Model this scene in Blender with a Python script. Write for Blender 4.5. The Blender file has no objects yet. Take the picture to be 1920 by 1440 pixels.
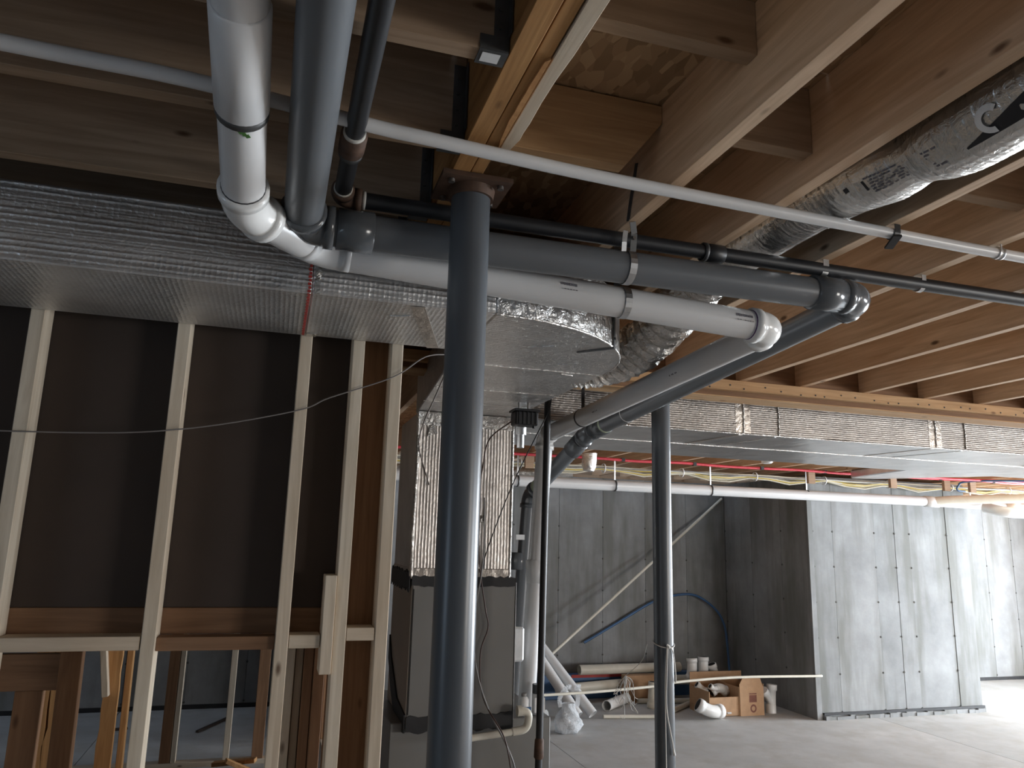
import bpy, math, random
from mathutils import Vector, Matrix
random.seed(7)
S = bpy.context.scene
COL = S.collection

# ------------------------------------------------------------------ camera
cam = bpy.data.cameras.new('camera'); cam.sensor_width = 36; cam.lens = 36*1423/1920
cam.clip_start = .02; cam.clip_end = 200
co = bpy.data.objects.new('camera', cam); COL.objects.link(co)
pitch, yaw, roll = map(math.radians, (11.52, 16.89, 1.51))
fw = Vector((math.sin(yaw)*math.cos(pitch), math.cos(yaw)*math.cos(pitch), math.sin(pitch)))
rt = Vector((math.cos(yaw), -math.sin(yaw), 0)); up = rt.cross(fw)
r2 = rt*math.cos(roll)+up*math.sin(roll); u2 = -rt*math.sin(roll)+up*math.cos(roll)
co.matrix_world = Matrix(((r2.x, u2.x, -fw.x, 0), (r2.y, u2.y, -fw.y, 0), (r2.z, u2.z, -fw.z, 1.85), (0, 0, 0, 1)))
S.camera = co
# ------------------------------------------------------------------ world, daylight, rear fill, exposure
w = bpy.data.worlds.new('world'); S.world = w; w.use_nodes = True
w.node_tree.nodes['Background'].inputs[0].default_value = (.62, .78, 1, 1)
w.node_tree.nodes['Background'].inputs[1].default_value = 1.0
def window_light(name, loc, rot, sx, sy, power, col):
    l = bpy.data.lights.new(name, 'AREA'); l.shape = 'RECTANGLE'; l.size = sx; l.size_y = sy; l.energy = power; l.color = col
    o = bpy.data.objects.new(name, l); o.location = loc; o.rotation_euler = rot; COL.objects.link(o)
window_light('daylight_patio_door', (11.75, 5.5, 1.25), (0, math.radians(97), 0), 2.3, 3.4, 900, (.85, .93, 1))
window_light('daylight_side_window', (11.75, -.6, 1.4), (0, math.radians(118), 0), 1.6, 2.8, 350, (.90, .95, 1))
window_light('daylight_left_window', (-4.75, -.9, 1.55), (0, math.radians(-90), 0), 1.2, 1.7, 11, (.62, .80, 1))
window_light('rear_fill_light', (8.2, -3.75, 1.5), (math.radians(98), 0, 0), 3.2, 1.5, 205, (1, .95, .88))  # added fill for surfaces facing the camera; its rear opening is made up
vs = S.view_settings; vs.view_transform = 'Standard'; vs.look = 'None'; vs.gamma = 1; vs.exposure = 0.38
vs.use_curve_mapping = False
cy = S.cycles; cy.max_bounces = 6; cy.diffuse_bounces = 4; cy.glossy_bounces = 3; cy.transmission_bounces = 3; cy.transparent_max_bounces = 6
cy.caustics_reflective = False; cy.caustics_refractive = False; cy.use_adaptive_sampling = True; cy.adaptive_threshold = .05; cy.adaptive_min_samples = 16

# ------------------------------------------------------------------ materials
MATS = {}
def newmat(name):
    m = bpy.data.materials.new(name); m.use_nodes = True
    nt = m.node_tree; b = nt.nodes['Principled BSDF']; MATS[name] = m
    return m, nt, b
def nd(nt, t, **k):
    n = nt.nodes.new(t)
    for a, v in k.items(): setattr(n, a, v)
    return n
def coords(nt, scale=(1, 1, 1), rand=0.0, rot=(0, 0, 0)):
    tc = nd(nt, 'ShaderNodeTexCoord'); mp = nd(nt, 'ShaderNodeMapping')
    mp.inputs['Scale'].default_value = scale; mp.inputs['Rotation'].default_value = rot
    nt.links.new(tc.outputs['Object'], mp.inputs['Vector'])
    if rand:
        oi = nd(nt, 'ShaderNodeObjectInfo'); mu = nd(nt, 'ShaderNodeMath', operation='MULTIPLY'); mu.inputs[1].default_value = rand
        nt.links.new(oi.outputs['Random'], mu.inputs[0])
        nt.links.new(mu.outputs[0], mp.inputs['Location'])
    return mp.outputs[0]
def ramp(nt, fac, stops):
    r = nd(nt, 'ShaderNodeValToRGB'); e = r.color_ramp.elements
    while len(e) < len(stops): e.new(.5)
    for i, (p, c) in enumerate(stops):
        e[i].position = p; e[i].color = (*c, 1)
    nt.links.new(fac, r.inputs[0]); return r.outputs[0]
def noise(nt, vec, scale, detail=4, rough=.55, dist=0):
    n = nd(nt, 'ShaderNodeTexNoise'); n.inputs['Scale'].default_value = scale; n.inputs['Detail'].default_value = detail
    n.inputs['Roughness'].default_value = rough; n.inputs['Distortion'].default_value = dist
    nt.links.new(vec, n.inputs['Vector']); return n.outputs['Fac']
def mix(nt, fac, a, b, mode='MIX'):
    m = nd(nt, 'ShaderNodeMix', data_type='RGBA', blend_type=mode)
    for s, v in ((0, fac), (6, a), (7, b)):
        if hasattr(v, 'links'): nt.links.new(v, m.inputs[s])
        elif s == 0: m.inputs[0].default_value = v
        else: m.inputs[s].default_value = (*v, 1)
    return m.outputs[2]
def bump(nt, b, h, strength, dist=.01):
    n = nd(nt, 'ShaderNodeBump'); n.inputs['Strength'].default_value = strength; n.inputs['Distance'].default_value = dist
    nt.links.new(h, n.inputs['Height']); nt.links.new(n.outputs[0], b.inputs['Normal']); return n

def plain(name, col, rough=.5, metal=0, spec=.5, var=.12, vscale=12, bmp=0):
    m, nt, b = newmat(name)
    v = coords(nt, rand=7)
    n = noise(nt, v, vscale, 4)
    lo = tuple(c*(1-var) for c in col); hi = tuple(min(1, c*(1+var)) for c in col)
    nt.links.new(ramp(nt, n, [(.3, lo), (.7, hi)]), b.inputs['Base Color'])
    b.inputs['Roughness'].default_value = rough; b.inputs['Metallic'].default_value = metal
    b.inputs['Specular IOR Level'].default_value = spec
    if bmp: bump(nt, b, noise(nt, v, vscale*4, 5), bmp, .003)
    return m
def wood(name, axis, lo, hi, knot=(.09, .04, .018), rough=.75):
    """softwood: long grain along axis, a few knots, each board offset by its own random number"""
    m, nt, b = newmat(name)
    st = [14, 14, 14]; st[axis] = .9
    v = coords(nt, st, rand=31)
    g = noise(nt, v, 3.2, 4, .6, .6)
    c = ramp(nt, g, [(.30, tuple(x*.88 for x in lo)), (.70, hi)])
    v1 = coords(nt, (1, 1, 1), rand=17)
    c = mix(nt, ramp(nt, noise(nt, v1, 1.1, 2), [(.35, (0, 0, 0)), (.75, (.55, .55, .55))]), c, tuple(x*y for x, y in zip(lo, (.86, .72, .62))))
    ks = [9, 9, 9]; ks[axis] = 3.6
    v2 = coords(nt, ks, rand=53)
    vo = nd(nt, 'ShaderNodeTexVoronoi'); vo.inputs['Scale'].default_value = 1.0; vo.inputs['Randomness'].default_value = 1
    nt.links.new(v2, vo.inputs['Vector'])
    k = ramp(nt, vo.outputs['Distance'], [(.045, (.85, .85, .85)), (.10, (0, 0, 0))])
    c = mix(nt, k, c, knot)
    nt.links.new(c, b.inputs['Base Color']); b.inputs['Roughness'].default_value = rough
    b.inputs['Specular IOR Level'].default_value = .25
    bump(nt, b, g, .25, .002)
    return m
SP = ((.63, .43, .275), (.83, .63, .445))
wood('joist_wood_y', 1, *SP); wood('joist_wood_x_shaded', 0, (.36, .255, .17), (.50, .37, .26))  # x version: same lumber, the left side's dimness put into a darker colour
PS = ((.66, .56, .43), (.80, .71, .58))
wood('stud_wood', 2, *PS); wood('stud_wood_x', 0, *PS); wood('stud_wood_y', 1, *PS)
wood('brown_board_z', 2, (.24, .13, .07), (.34, .19, .105))
wood('brown_board_x', 0, (.22, .125, .072), (.31, .18, .105))
wood('orange_rough_board', 2, (.52, .27, .11), (.72, .42, .19))
wood('laminated_veneer', 1, (.40, .20, .075), (.58, .32, .13), rough=.7)
wood('ledger_wood', 0, (.50, .31, .16), (.66, .44, .25))

m, nt, b = newmat('strand_board')
v = coords(nt, (1, 1, 1), rand=9)
vo = nd(nt, 'ShaderNodeTexVoronoi'); vo.inputs['Scale'].default_value = 42
mp = nd(nt, 'ShaderNodeMapping'); mp.inputs['Scale'].default_value = (1, .45, 1); mp.inputs['Rotation'].default_value = (0, 0, .5); nt.links.new(v, mp.inputs['Vector']); nt.links.new(mp.outputs[0], vo.inputs['Vector'])
sep = nd(nt, 'ShaderNodeSeparateColor'); nt.links.new(vo.outputs['Color'], sep.inputs[0])
c = ramp(nt, sep.outputs[0], [(0, (.30, .185, .095)), (.5, (.44, .28, .155)), (1, (.60, .41, .24))])
nt.links.new(c, b.inputs['Base Color']); b.inputs['Roughness'].default_value = .8; bump(nt, b, vo.outputs['Distance'], .4, .003)

def concrete(name, lo, hi, stain):
    m, nt, b = newmat(name)
    v = coords(nt, (1, 1, 1), rand=23)
    c = ramp(nt, noise(nt, v, 2.3, 5, .62), [(.3, lo), (.7, hi)])
    vs_ = coords(nt, (2.2, 2.2, .32), rand=11)
    c = mix(nt, ramp(nt, noise(nt, vs_, 1.7, 4, .6), [(.47, (0, 0, 0)), (.66, (.95, .95, .95))]), c, stain)
    p = noise(nt, v, 48, 3, .7)
    c = mix(nt, ramp(nt, p, [(.70, (0, 0, 0)), (.76, (.6, .6, .6))]), c, tuple(x*.45 for x in lo))
    oi = nd(nt, 'ShaderNodeObjectInfo')
    c = mix(nt, 1.0, c, ramp(nt, oi.outputs['Random'], [(0, (.84, .85, .85)), (1, (1, 1, 1))]), 'MULTIPLY')
    nt.links.new(c, b.inputs['Base Color']); b.inputs['Roughness'].default_value = .82; b.inputs['Specular IOR Level'].default_value = .25
    bump(nt, b, noise(nt, v, 30, 4, .7), .25, .004)
    return
concrete('wall_concrete', (.255, .26, .265), (.39, .398, .406), (.215, .217, .205))
concrete('floor_concrete', (.50, .495, .485), (.62, .612, .60), (.50, .485, .46))
plain('dark_joint', (.10, .10, .095), .9)  # dark grey of slab joints, panel joints and form ties

def foil(name, stripe_dir, stripes=70, rough=.3, tint=(.74, .73, .72), wr=.5, st=.55, dim=0):
    """bubble-foil wrap: ribs along stripe_dir's normal plus crinkles"""
    m, nt, b = newmat(name)
    v = coords(nt)
    dot = nd(nt, 'ShaderNodeVectorMath', operation='DOT_PRODUCT'); dot.inputs[1].default_value = stripe_dir
    nz = noise(nt, v, 9, 3)
    nt.links.new(v, dot.inputs[0])
    ad = nd(nt, 'ShaderNodeMath', operation='MULTIPLY_ADD'); ad.inputs[1].default_value = .006; nt.links.new(nz, ad.inputs[0]); nt.links.new(dot.outputs['Value'], ad.inputs[2])
    mu = nd(nt, 'ShaderNodeMath', operation='MULTIPLY'); mu.inputs[1].default_value = stripes*6.283; nt.links.new(ad.outputs[0], mu.inputs[0])
    si = nd(nt, 'ShaderNodeMath', operation='SINE'); nt.links.new(mu.outputs[0], si.inputs[0])
    ab = nd(nt, 'ShaderNodeMath', operation='POWER'); 
    s01 = nd(nt, 'ShaderNodeMath', operation='MULTIPLY_ADD'); s01.inputs[1].default_value = .5; s01.inputs[2].default_value = .5; nt.links.new(si.outputs[0], s01.inputs[0])
    nt.links.new(s01.outputs[0], ab.inputs[0]); ab.inputs[1].default_value = 3
    cr = noise(nt, v, 34, 4, .7, 1.2)
    c2 = noise(nt, v, 5, 3, .5, .5)
    b1 = nd(nt, 'ShaderNodeBump'); b1.inputs['Strength'].default_value = st; b1.inputs['Distance'].default_value = .006; nt.links.new(ab.outputs[0], b1.inputs['Height'])
    b2 = nd(nt, 'ShaderNodeBump'); b2.inputs['Strength'].default_value = wr; b2.inputs['Distance'].default_value = .008; nt.links.new(cr, b2.inputs['Height']); nt.links.new(b1.outputs[0], b2.inputs['Normal'])
    b3 = nd(nt, 'ShaderNodeBump'); b3.inputs['Strength'].default_value = .35; b3.inputs['Distance'].default_value = .02; nt.links.new(c2, b3.inputs['Height']); nt.links.new(b2.outputs[0], b3.inputs['Normal'])
    last = b3
    if dim:
        vo = nd(nt, 'ShaderNodeTexVoronoi'); vo.inputs['Scale'].default_value = dim; vo.inputs['Randomness'].default_value = .15; nt.links.new(v, vo.inputs['Vector'])
        b4 = nd(nt, 'ShaderNodeBump'); b4.inputs['Strength'].default_value = .45; b4.inputs['Distance'].default_value = .004
        nt.links.new(vo.outputs['Distance'], b4.inputs['Height']); nt.links.new(b3.outputs[0], b4.inputs['Normal']); last = b4
    nt.links.new(last.outputs[0], b.inputs['Normal'])
    lo = tuple(x*.8 for x in tint)
    nt.links.new(ramp(nt, c2, [(.3, lo), (.65, tint)]), b.inputs['Base Color'])
    b.inputs['Metallic'].default_value = .92; b.inputs['Roughness'].default_value = rough
foil('foil_x', (0, 1, 1), 62, .44, tint=(.86, .85, .84), dim=75, wr=.3, st=.18)
foil('foil_elbow', (.75, .65, .2), 55, .30, wr=1.0, st=.25)
foil('foil_plenum', (1, 1, 0), 62, .42, tint=(.74, .69, .64), wr=.35, st=.35)
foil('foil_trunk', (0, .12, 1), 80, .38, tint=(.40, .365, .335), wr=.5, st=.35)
foil('foil_trunk_under', (0, .2, 0), 30, .30, wr=.12, st=.1)
foil('foil_flex', (0, 1, 0), 40, .26, tint=(.80, .79, .77), wr=.5, st=.15, dim=60)
foil('foil_crumpled', (.5, .5, .5), 12, .22, tint=(.82, .80, .77), wr=.95, st=.2)
foil('foil_tape', (1, 0, 0), 10, .3, tint=(.68, .62, .56), wr=.4, st=.1)
plain('pvc_white', (.70, .695, .695), .32, spec=.5, var=.03, vscale=3)
plain('pvc_white_fitting', (.86, .855, .84), .18, spec=.5, var=.02, vscale=3)
plain('pvc_cream', (.74, .70, .60), .4, var=.05)
plain('pvc_grey', (.140, .150, .162), .30, spec=.5, var=.04, vscale=3)
plain('pvc_grey_fitting', (.118, .127, .138), .16, spec=.5, var=.04, vscale=3)
plain('black_iron', (.020, .021, .024), .42, spec=.5, var=.15)
plain('rust_brown', (.10, .055, .035), .7, var=.35, vscale=30, bmp=.2)
plain('sealant_white', (.62, .60, .55), .6)
plain('column_paint', (.098, .110, .124), .30, spec=.5, var=.06, vscale=4)
plain('galvanized', (.62, .63, .64), .38, 1.0, var=.12, vscale=40)
plain('hanger_steel', (.10, .10, .10), .5, .5, var=.2, vscale=20)
plain('black_plastic', (.018, .018, .02), .42)
plain('black_tape', (.020, .020, .022), .6, var=.3)
plain('furnace_paint', (.22, .215, .205), .42, var=.05, vscale=3)
plain('furnace_side_reflection', (.42, .35, .285), .45, var=.06, vscale=3)  # lighter brown: light reflected onto the furnace's left side, put into the colour
plain('dark_panel', (.052, .036, .028), .75, var=.12, vscale=3)
plain('red_pex', (.66, .06, .085), .35, var=.05)
plain('blue_pex', (.05, .13, .28), .4, var=.05)
plain('yellow_cable', (.66, .49, .10), .5, var=.1)
plain('white_cable', (.74, .70, .58), .5, var=.06)
plain('grey_cable', (.30, .29, .28), .5)
plain('brown_wire', (.10, .06, .05), .5)
plain('clear_string', (.22, .20, .19), .4)
plain('white_string', (.80, .78, .74), .6)
plain('cardboard', (.50, .31, .18), .85, var=.08, vscale=18)
plain('print_brown', (.21, .085, .06), .85)
plain('red_print', (.45, .05, .04), .6)
plain('ink_black', (.02, .02, .024), .5)
plain('ink_grey', (.16, .15, .17), .6)
plain('label_white', (.80, .80, .80), .5)
plain('label_green', (.62, .70, .52), .5)
plain('primer_purple', (.12, .05, .16), .5)
plain('green_smear', (.10, .25, .06), .6)
plain('bolt_steel', (.4, .38, .36), .4, 1)
plain('white_plastic', (.80, .80, .80), .4)
plain('dark_gap', (.02, .018, .016), .9)
plain('copper', (.42, .17, .08), .4, .9)
m, nt, b = newmat('clear_bag')
b.inputs['Base Color'].default_value = (.85, .87, .9, 1); b.inputs['Roughness'].default_value = .25
b.inputs['Transmission Weight'].default_value = .25; b.inputs['Alpha'].default_value = .72; b.inputs['IOR'].default_value = 1.1
v = coords(nt); bump(nt, b, noise(nt, v, 22, 5, .6, 1.5), .9, .02)
m, nt, b = newmat('window_glass')
b.inputs['Base Color'].default_value = (.95, .97, 1, 1); b.inputs['Roughness'].default_value = 0; b.inputs['Alpha'].default_value = .08

# ------------------------------------------------------------------ builders
OFF = {}
class MB:
    def __init__(s): s.v = []; s.f = []; s.sm = []
    def add(s, vs, fs, smooth=False):
        o = len(s.v); s.v += [Vector(p) for p in vs]
        for f in fs: s.f.append([i+o for i in f]); s.sm.append(smooth)
        return s
    def box(s, x0, x1, y0, y1, z0, z1):
        vs = [(x, y, z) for x in (x0, x1) for y in (y0, y1) for z in (z0, z1)]
        return s.add(vs, [(0, 1, 3, 2), (4, 6, 7, 5), (0, 4, 5, 1), (2, 3, 7, 6), (0, 2, 6, 4), (1, 5, 7, 3)])
    def obox(s, a, b, wd, th, side=(0, 0, 1)):
        """a plank from a to b; wd across, th along side"""
        a = Vector(a); b = Vector(b); d = (b-a).normalized(); n = Vector(side); n = (n-d*n.dot(d)).normalized(); t = d.cross(n)
        vs = [p+t*wd*.5*i+n*th*.5*j for p in (a, b) for i in (-1, 1) for j in (-1, 1)]
        return s.add(vs, [(0, 1, 3, 2), (4, 6, 7, 5), (0, 4, 5, 1), (2, 3, 7, 6), (0, 2, 6, 4), (1, 5, 7, 3)])
    def prism(s, poly, axis, a, b):
        """poly in the two other axes (in x,y,z order), extruded along axis from a to b"""
        def P(p, h):
            l = list(p); l.insert(axis, h); return tuple(l)
        n = len(poly); vs = [P(p, a) for p in poly]+[P(p, b) for p in poly]
        fs = [list(range(n))[::-1], list(range(n, 2*n))]+[(i, (i+1) % n, n+(i+1) % n, n+i) for i in range(n)]
        return s.add(vs, fs)
    def tube(s, pts, r, n=14, cap=True, hollow=0, smooth=True, jit=0):
        pts = [Vector(p) for p in pts]; N = len(pts)
        R = r if isinstance(r, (list, tuple)) else [r]*N
        tang = []
        for i in range(N):
            a = pts[max(i-1, 0)]; b = pts[min(i+1, N-1)]; t = b-a
            if t.length < 1e-9: t = tang[-1] if tang else Vector((0, 0, 1))
            tang.append(t.normalized())
        t0 = tang[0]; ref = Vector((0, 0, 1)) if abs(t0.z) < .9 else Vector((1, 0, 0))
        nn = (ref-t0*ref.dot(t0)).normalized(); rings = []
        for i in range(N):
            t = tang[i]; nn = (nn-t*nn.dot(t)).normalized(); bb = t.cross(nn); ring = []
            for k in range(n):
                a = 2*math.pi*k/n; rr = R[i]*(1+(random.uniform(-jit, jit) if jit else 0))
                ring.append(pts[i]+nn*math.cos(a)*rr+bb*math.sin(a)*rr)
            rings.append(ring)
        vs = [p for g in rings for p in g]
        fs = [(i*n+k, i*n+(k+1) % n, (i+1)*n+(k+1) % n, (i+1)*n+k) for i in range(N-1) for k in range(n)]
        s.add(vs, fs, smooth)
        if hollow:
            vi = [pts[i]+(rings[i][k]-pts[i])*((R[i]-hollow)/R[i]) for i in (0, N-1) for k in range(n)]
            vi2 = [rings[i][k] for i in (0, N-1) for k in range(n)]
            s.add(vi2[:n]+vi[:n], [(k, n+k, n+(k+1) % n, (k+1) % n) for k in range(n)])
            s.add(vi2[n:]+vi[n:], [(k, (k+1) % n, n+(k+1) % n, n+k) for k in range(n)])
            allin = [pts[i]+(rings[i][k]-pts[i])*((R[i]-hollow)/R[i]) for i in range(N) for k in range(n)]
            s.add(allin, [(i*n+k, (i+1)*n+k, (i+1)*n+(k+1) % n, i*n+(k+1) % n) for i in range(N-1) for k in range(n)], smooth)
        elif cap:
            s.add(rings[0], [list(range(n))[::-1]]); s.add(rings[-1], [list(range(n))])
        return s
    def build(s, name, mat, parent=None, bevel=0, origin=None):
        lo = Vector([min(p[i] for p in s.v) for i in range(3)]); hi = Vector([max(p[i] for p in s.v) for i in range(3)])
        if parent is not None: off = OFF[parent.name]
        else: off = Vector(origin) if origin else Vector(((lo.x+hi.x)/2, (lo.y+hi.y)/2, lo.z))
        me = bpy.data.meshes.new(name); me.from_pydata([tuple(p-off) for p in s.v], [], s.f); me.update()
        for p, q in zip(me.polygons, s.sm): p.use_smooth = q
        me.materials.append(MATS[mat])
        o = bpy.data.objects.new(name, me); COL.objects.link(o)
        if parent is not None: o.parent = parent
        else: o.location = off
        OFF[o.name] = off
        if bevel:
            bm_ = o.modifiers.new('edge', 'BEVEL'); bm_.width = bevel; bm_.segments = 1; bm_.limit_method = 'ANGLE'
        return o
def tag(o, label=None, cat=None, group=None, kind=None):
    if label: o['label'] = label
    if cat: o['category'] = cat
    if group: o['group'] = group
    if kind: o['kind'] = kind
    return o
def thing(name, label, cat, loc, group=None):
    o = bpy.data.objects.new(name, None); COL.objects.link(o); o.location = loc; o.empty_display_size = .1
    OFF[o.name] = Vector(loc); return tag(o, label, cat, group)
def struct(name, loc=(0, 0, 0)):
    o = bpy.data.objects.new(name, None); COL.objects.link(o); o.location = loc; OFF[o.name] = Vector(loc)
    return tag(o, kind='structure')
def copy_at(src, delta, parent=None):
    c = src.copy(); COL.objects.link(c); c.location = src.location+Vector(delta)
    c.parent = parent if parent is not None else src.parent
    OFF[c.name] = OFF[src.name]+Vector(delta); return c
def rounded(pts, rad, seg=6):
    pts = [Vector(p) for p in pts]; out = [pts[0]]
    for i in range(1, len(pts)-1):
        a, p, b = pts[i-1], pts[i], pts[i+1]; d1 = (a-p).normalized(); d2 = (b-p).normalized()
        c = min(rad, (a-p).length*.49, (b-p).length*.49); A = p+d1*c; B = p+d2*c
        for k in range(seg+1):
            t = k/seg; out.append(A*(1-t)**2+p*2*t*(1-t)+B*t*t)
    out.append(pts[-1]); return out
def smooth_path(pts, sub=6):
    P = [Vector(p) for p in pts]; P = [P[0]*2-P[1]]+P+[P[-1]*2-P[-2]]; out = []
    for i in range(1, len(P)-2):
        for k in range(sub):
            t = k/sub
            out.append(.5*((2*P[i])+(P[i+1]-P[i-1])*t+(2*P[i-1]-5*P[i]+4*P[i+1]-P[i+2])*t*t+(3*P[i]-P[i-1]-3*P[i+1]+P[i+2])*t**3))
    out.append(P[-2]); return out
def ring(parent, name, c, d, r, wd, mat, n=24, lip=0):
    c = Vector(c); d = Vector(d).normalized()
    p = [c-d*wd/2, c-d*wd/2, c+d*wd/2, c+d*wd/2]; q = [r-.004, r, r, r-.004]
    p = [c-d*(wd/2+.0005), c-d*wd/2, c+d*wd/2, c+d*(wd/2+.0005)]
    return MB().tube(p, q, n, cap=False).build(name, mat, parent)
def fitting(parent, name, a, p, b, r, mat, c=.075, hub=.32, body=.004, lip=.009, n=22):
    """an elbow around corner p: a hub at each end, a swept body between"""
    a, p, b = map(Vector, (a, p, b)); d1 = (a-p).normalized(); d2 = (b-p).normalized()
    A = p+d1*c; B = p+d2*c; A1 = p+d1*c*(1-hub); B1 = p+d2*c*(1-hub)
    P = [A, A, A+(A1-A)*.98, A1]; R = [r-.001, r+lip, r+lip, r+body]
    P = [A+d1*.0006, A, A+(A1-A)*.96, A1]
    for k in range(1, 9):
        t = k/9; P.append(A1*(1-t)**2+p*2*t*(1-t)+B1*t*t); R.append(r+body)
    P += [B1, B+(B1-B)*.96, B, B+d2*.0006]; R += [r+body, r+lip, r+lip, r-.001]
    return MB().tube(P, R, n, cap=False).build(name, mat, parent)
def pipeline(t, pts, r, mat, fmat, c=.075, names=('pipe_length', 'elbow'), n=22, cs=None, endcap=True, plainbend=()):
    pts = [Vector(p) for p in pts]
    for i in range(len(pts)-1):
        MB().tube([pts[i], pts[i+1]] if False else [pts[i]+((pts[i+1]-pts[i]).normalized()*(.3*c) if i else Vector()), pts[i+1]-((pts[i+1]-pts[i]).normalized()*(.3*c) if i < len(pts)-2 else Vector())], r, n, cap=endcap).build(names[0], mat, t)
    for i in range(1, len(pts)-1):
        if i in plainbend: fitting(t, 'bend', pts[i-1], pts[i], pts[i+1], r, mat, c, .32, .0006, .0012)
        else: fitting(t, names[1], pts[i-1], pts[i], pts[i+1], r, fmat, c)

# ================================================================== the setting
ZJ = 2.69; ZT = 2.92                                                # joist bottoms, underside of subfloor
fl = MB().box(-4.7, 11.9, -3.7, 9.6, -.25, -.02).build('floor', 'dark_joint'); tag(fl, kind='structure')
xs = [-4.7, -1.35, 2.645, 6.6, 11.9]; ys = [-3.7, 1.2, 5.2, 9.6]
for i in range(4):
    for j in range(3):
        MB().box(xs[i]+.003, xs[i+1]-.003, ys[j]+.003, ys[j+1]-.003, -.021, 0).build('floor_slab', 'floor_concrete', fl)

ceil = struct('ceiling', (0, 0, 0))
px = [-4.6+1.225*i for i in range(14)]; py = [-3.6+2.45*i for i in range(6)]
sub = None
for i in range(13):
    for j in range(5):
        if sub is None: sub = MB().box(0, 1.22, 0, 2.445, ZT, ZT+.02).build('subfloor_panel', 'strand_board', ceil); sub.location = (px[0], py[0], 0); s0 = Vector(sub.location)
        else: c = copy_at(sub, (0, 0, 0), ceil); c.location = (px[i], py[j], 0)
# near joists, running away from the camera up to the header beam
JX = [.876, 1.173, 1.525, 1.890, 2.302, 2.672, 3.089, 3.500, 3.905]+[4.31+.406*i for i in range(27)]
JX = [x for x in JX if x < 11.4]
jy = MB().box(-.038, 0, -3.45, 3.40, ZJ, ZT).build('joist', 'joist_wood_y', ceil, .0015)
jy.location = (JX[0], 0, 0)
for x in JX[1:]:
    c = copy_at(jy, (0, 0, 0), ceil); c.location = (x, 0, 0)
# far joists beyond the header beam
jf = MB().box(-.038, 0, 3.545, 9.40, ZJ, ZT).build('joist', 'joist_wood_y', ceil, .0015)
FX = [-4.1+.406*i for i in range(48)]; FX = [x for x in FX if x < 11.4]
jf.location = (FX[0]+.02, 0, 0)
for x in FX[1:]:
    c = copy_at(jf, (0, 0, 0), ceil); c.location = (x+.02, 0, 0)
# crosswise joists hung on the laminated beam at the left
jl = MB().box(-4.55, .328, 0, .038, ZJ, ZT).build('joist', 'joist_wood_x_shaded', ceil, .0015)
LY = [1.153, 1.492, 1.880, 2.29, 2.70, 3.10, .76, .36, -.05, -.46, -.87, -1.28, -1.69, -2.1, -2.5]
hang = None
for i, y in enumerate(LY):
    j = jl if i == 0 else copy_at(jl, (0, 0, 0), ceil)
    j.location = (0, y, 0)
    if y > .5 and y < 2.4:
        h = MB()
        for yy in ((-.0022, -.0006), (.0386, .0402)):
            h.box(.300, .3275, *yy, ZJ-.001, ZJ+.19); h.box(.275, .300, *yy, ZJ-.001, ZJ+.028)
        h.box(.275, .3275, -.0022, .0402, ZJ-.0026, ZJ-.001)
        h.box(.3262, .3278, -.022, -.0022, ZJ+.03, ZJ+.19); h.box(.3262, .3278, .0402, .06, ZJ+.03, ZJ+.19)
        for q in range(4):
            h.tube([(.310, -.0022, ZJ+.045+.037*q), (.310, -.006, ZJ+.045+.037*q)], .004, 6)
        ho = h.build('joist_hanger', 'hanger_steel', ceil); ho.parent = j
        if i == 0:
            MB().box(.282, .315, .006, .032, ZJ-.0034, ZJ-.0026).build('sticker', 'label_white', ceil).parent = j
# blocking between the joists
def block(x0, x1, y, z0, z1=ZT, mat='joist_wood_x_shaded'):
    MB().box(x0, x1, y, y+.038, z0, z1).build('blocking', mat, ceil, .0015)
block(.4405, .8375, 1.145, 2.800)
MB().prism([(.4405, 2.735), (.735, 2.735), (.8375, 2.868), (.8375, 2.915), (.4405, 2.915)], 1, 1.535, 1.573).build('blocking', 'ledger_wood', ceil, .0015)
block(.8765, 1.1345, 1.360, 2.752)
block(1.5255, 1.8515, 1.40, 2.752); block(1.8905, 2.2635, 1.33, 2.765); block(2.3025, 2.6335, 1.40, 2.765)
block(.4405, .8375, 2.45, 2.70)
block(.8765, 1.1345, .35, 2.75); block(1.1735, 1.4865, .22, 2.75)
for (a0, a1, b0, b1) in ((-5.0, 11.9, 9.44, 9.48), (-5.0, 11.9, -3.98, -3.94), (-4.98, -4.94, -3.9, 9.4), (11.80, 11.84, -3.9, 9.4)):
    MB().box(a0, a1, b0, b1, 2.60, ZT+.03).build('rim_joist', 'joist_wood_x_shaded', ceil)
# header beam with a nailed ledger under the joist ends
t = thing('header_beam', 'long header beam with nailed ledger strip, above the foil trunk duct', 'beam', (4.5, 3.45, 2.60))
MB().box(-4.5, 11.4, 3.4005, 3.545, 2.612, ZT).build('beam_body', 'brown_board_x', t, .002)
MB().box(-4.5, 11.4, 3.4005, 3.545, 2.606, 2.612).build('beam_edge', 'ledger_wood', t)
MB().box(.45, 11.4, 3.362, 3.40, 2.637, 2.6895).build('ledger', 'ledger_wood', t, .002)
nail = None
for k in range(44):
    x = 1.62+.2*k*.5+random.uniform(-.03, .03); z = 2.662+random.uniform(-.012, .012)
    if x > 6: break
    if nail is None: nail = MB().tube([(0, 3.3622, 0), (0, 3.3600, 0)], .0045, 7).build('nail', 'ink_black', t); nail.location += Vector((x, 0, z)); 
    else:
        c = copy_at(nail, (0, 0, 0), t); c.location = nail.location+Vector((x-1.62, 0, z-2.662))
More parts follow.
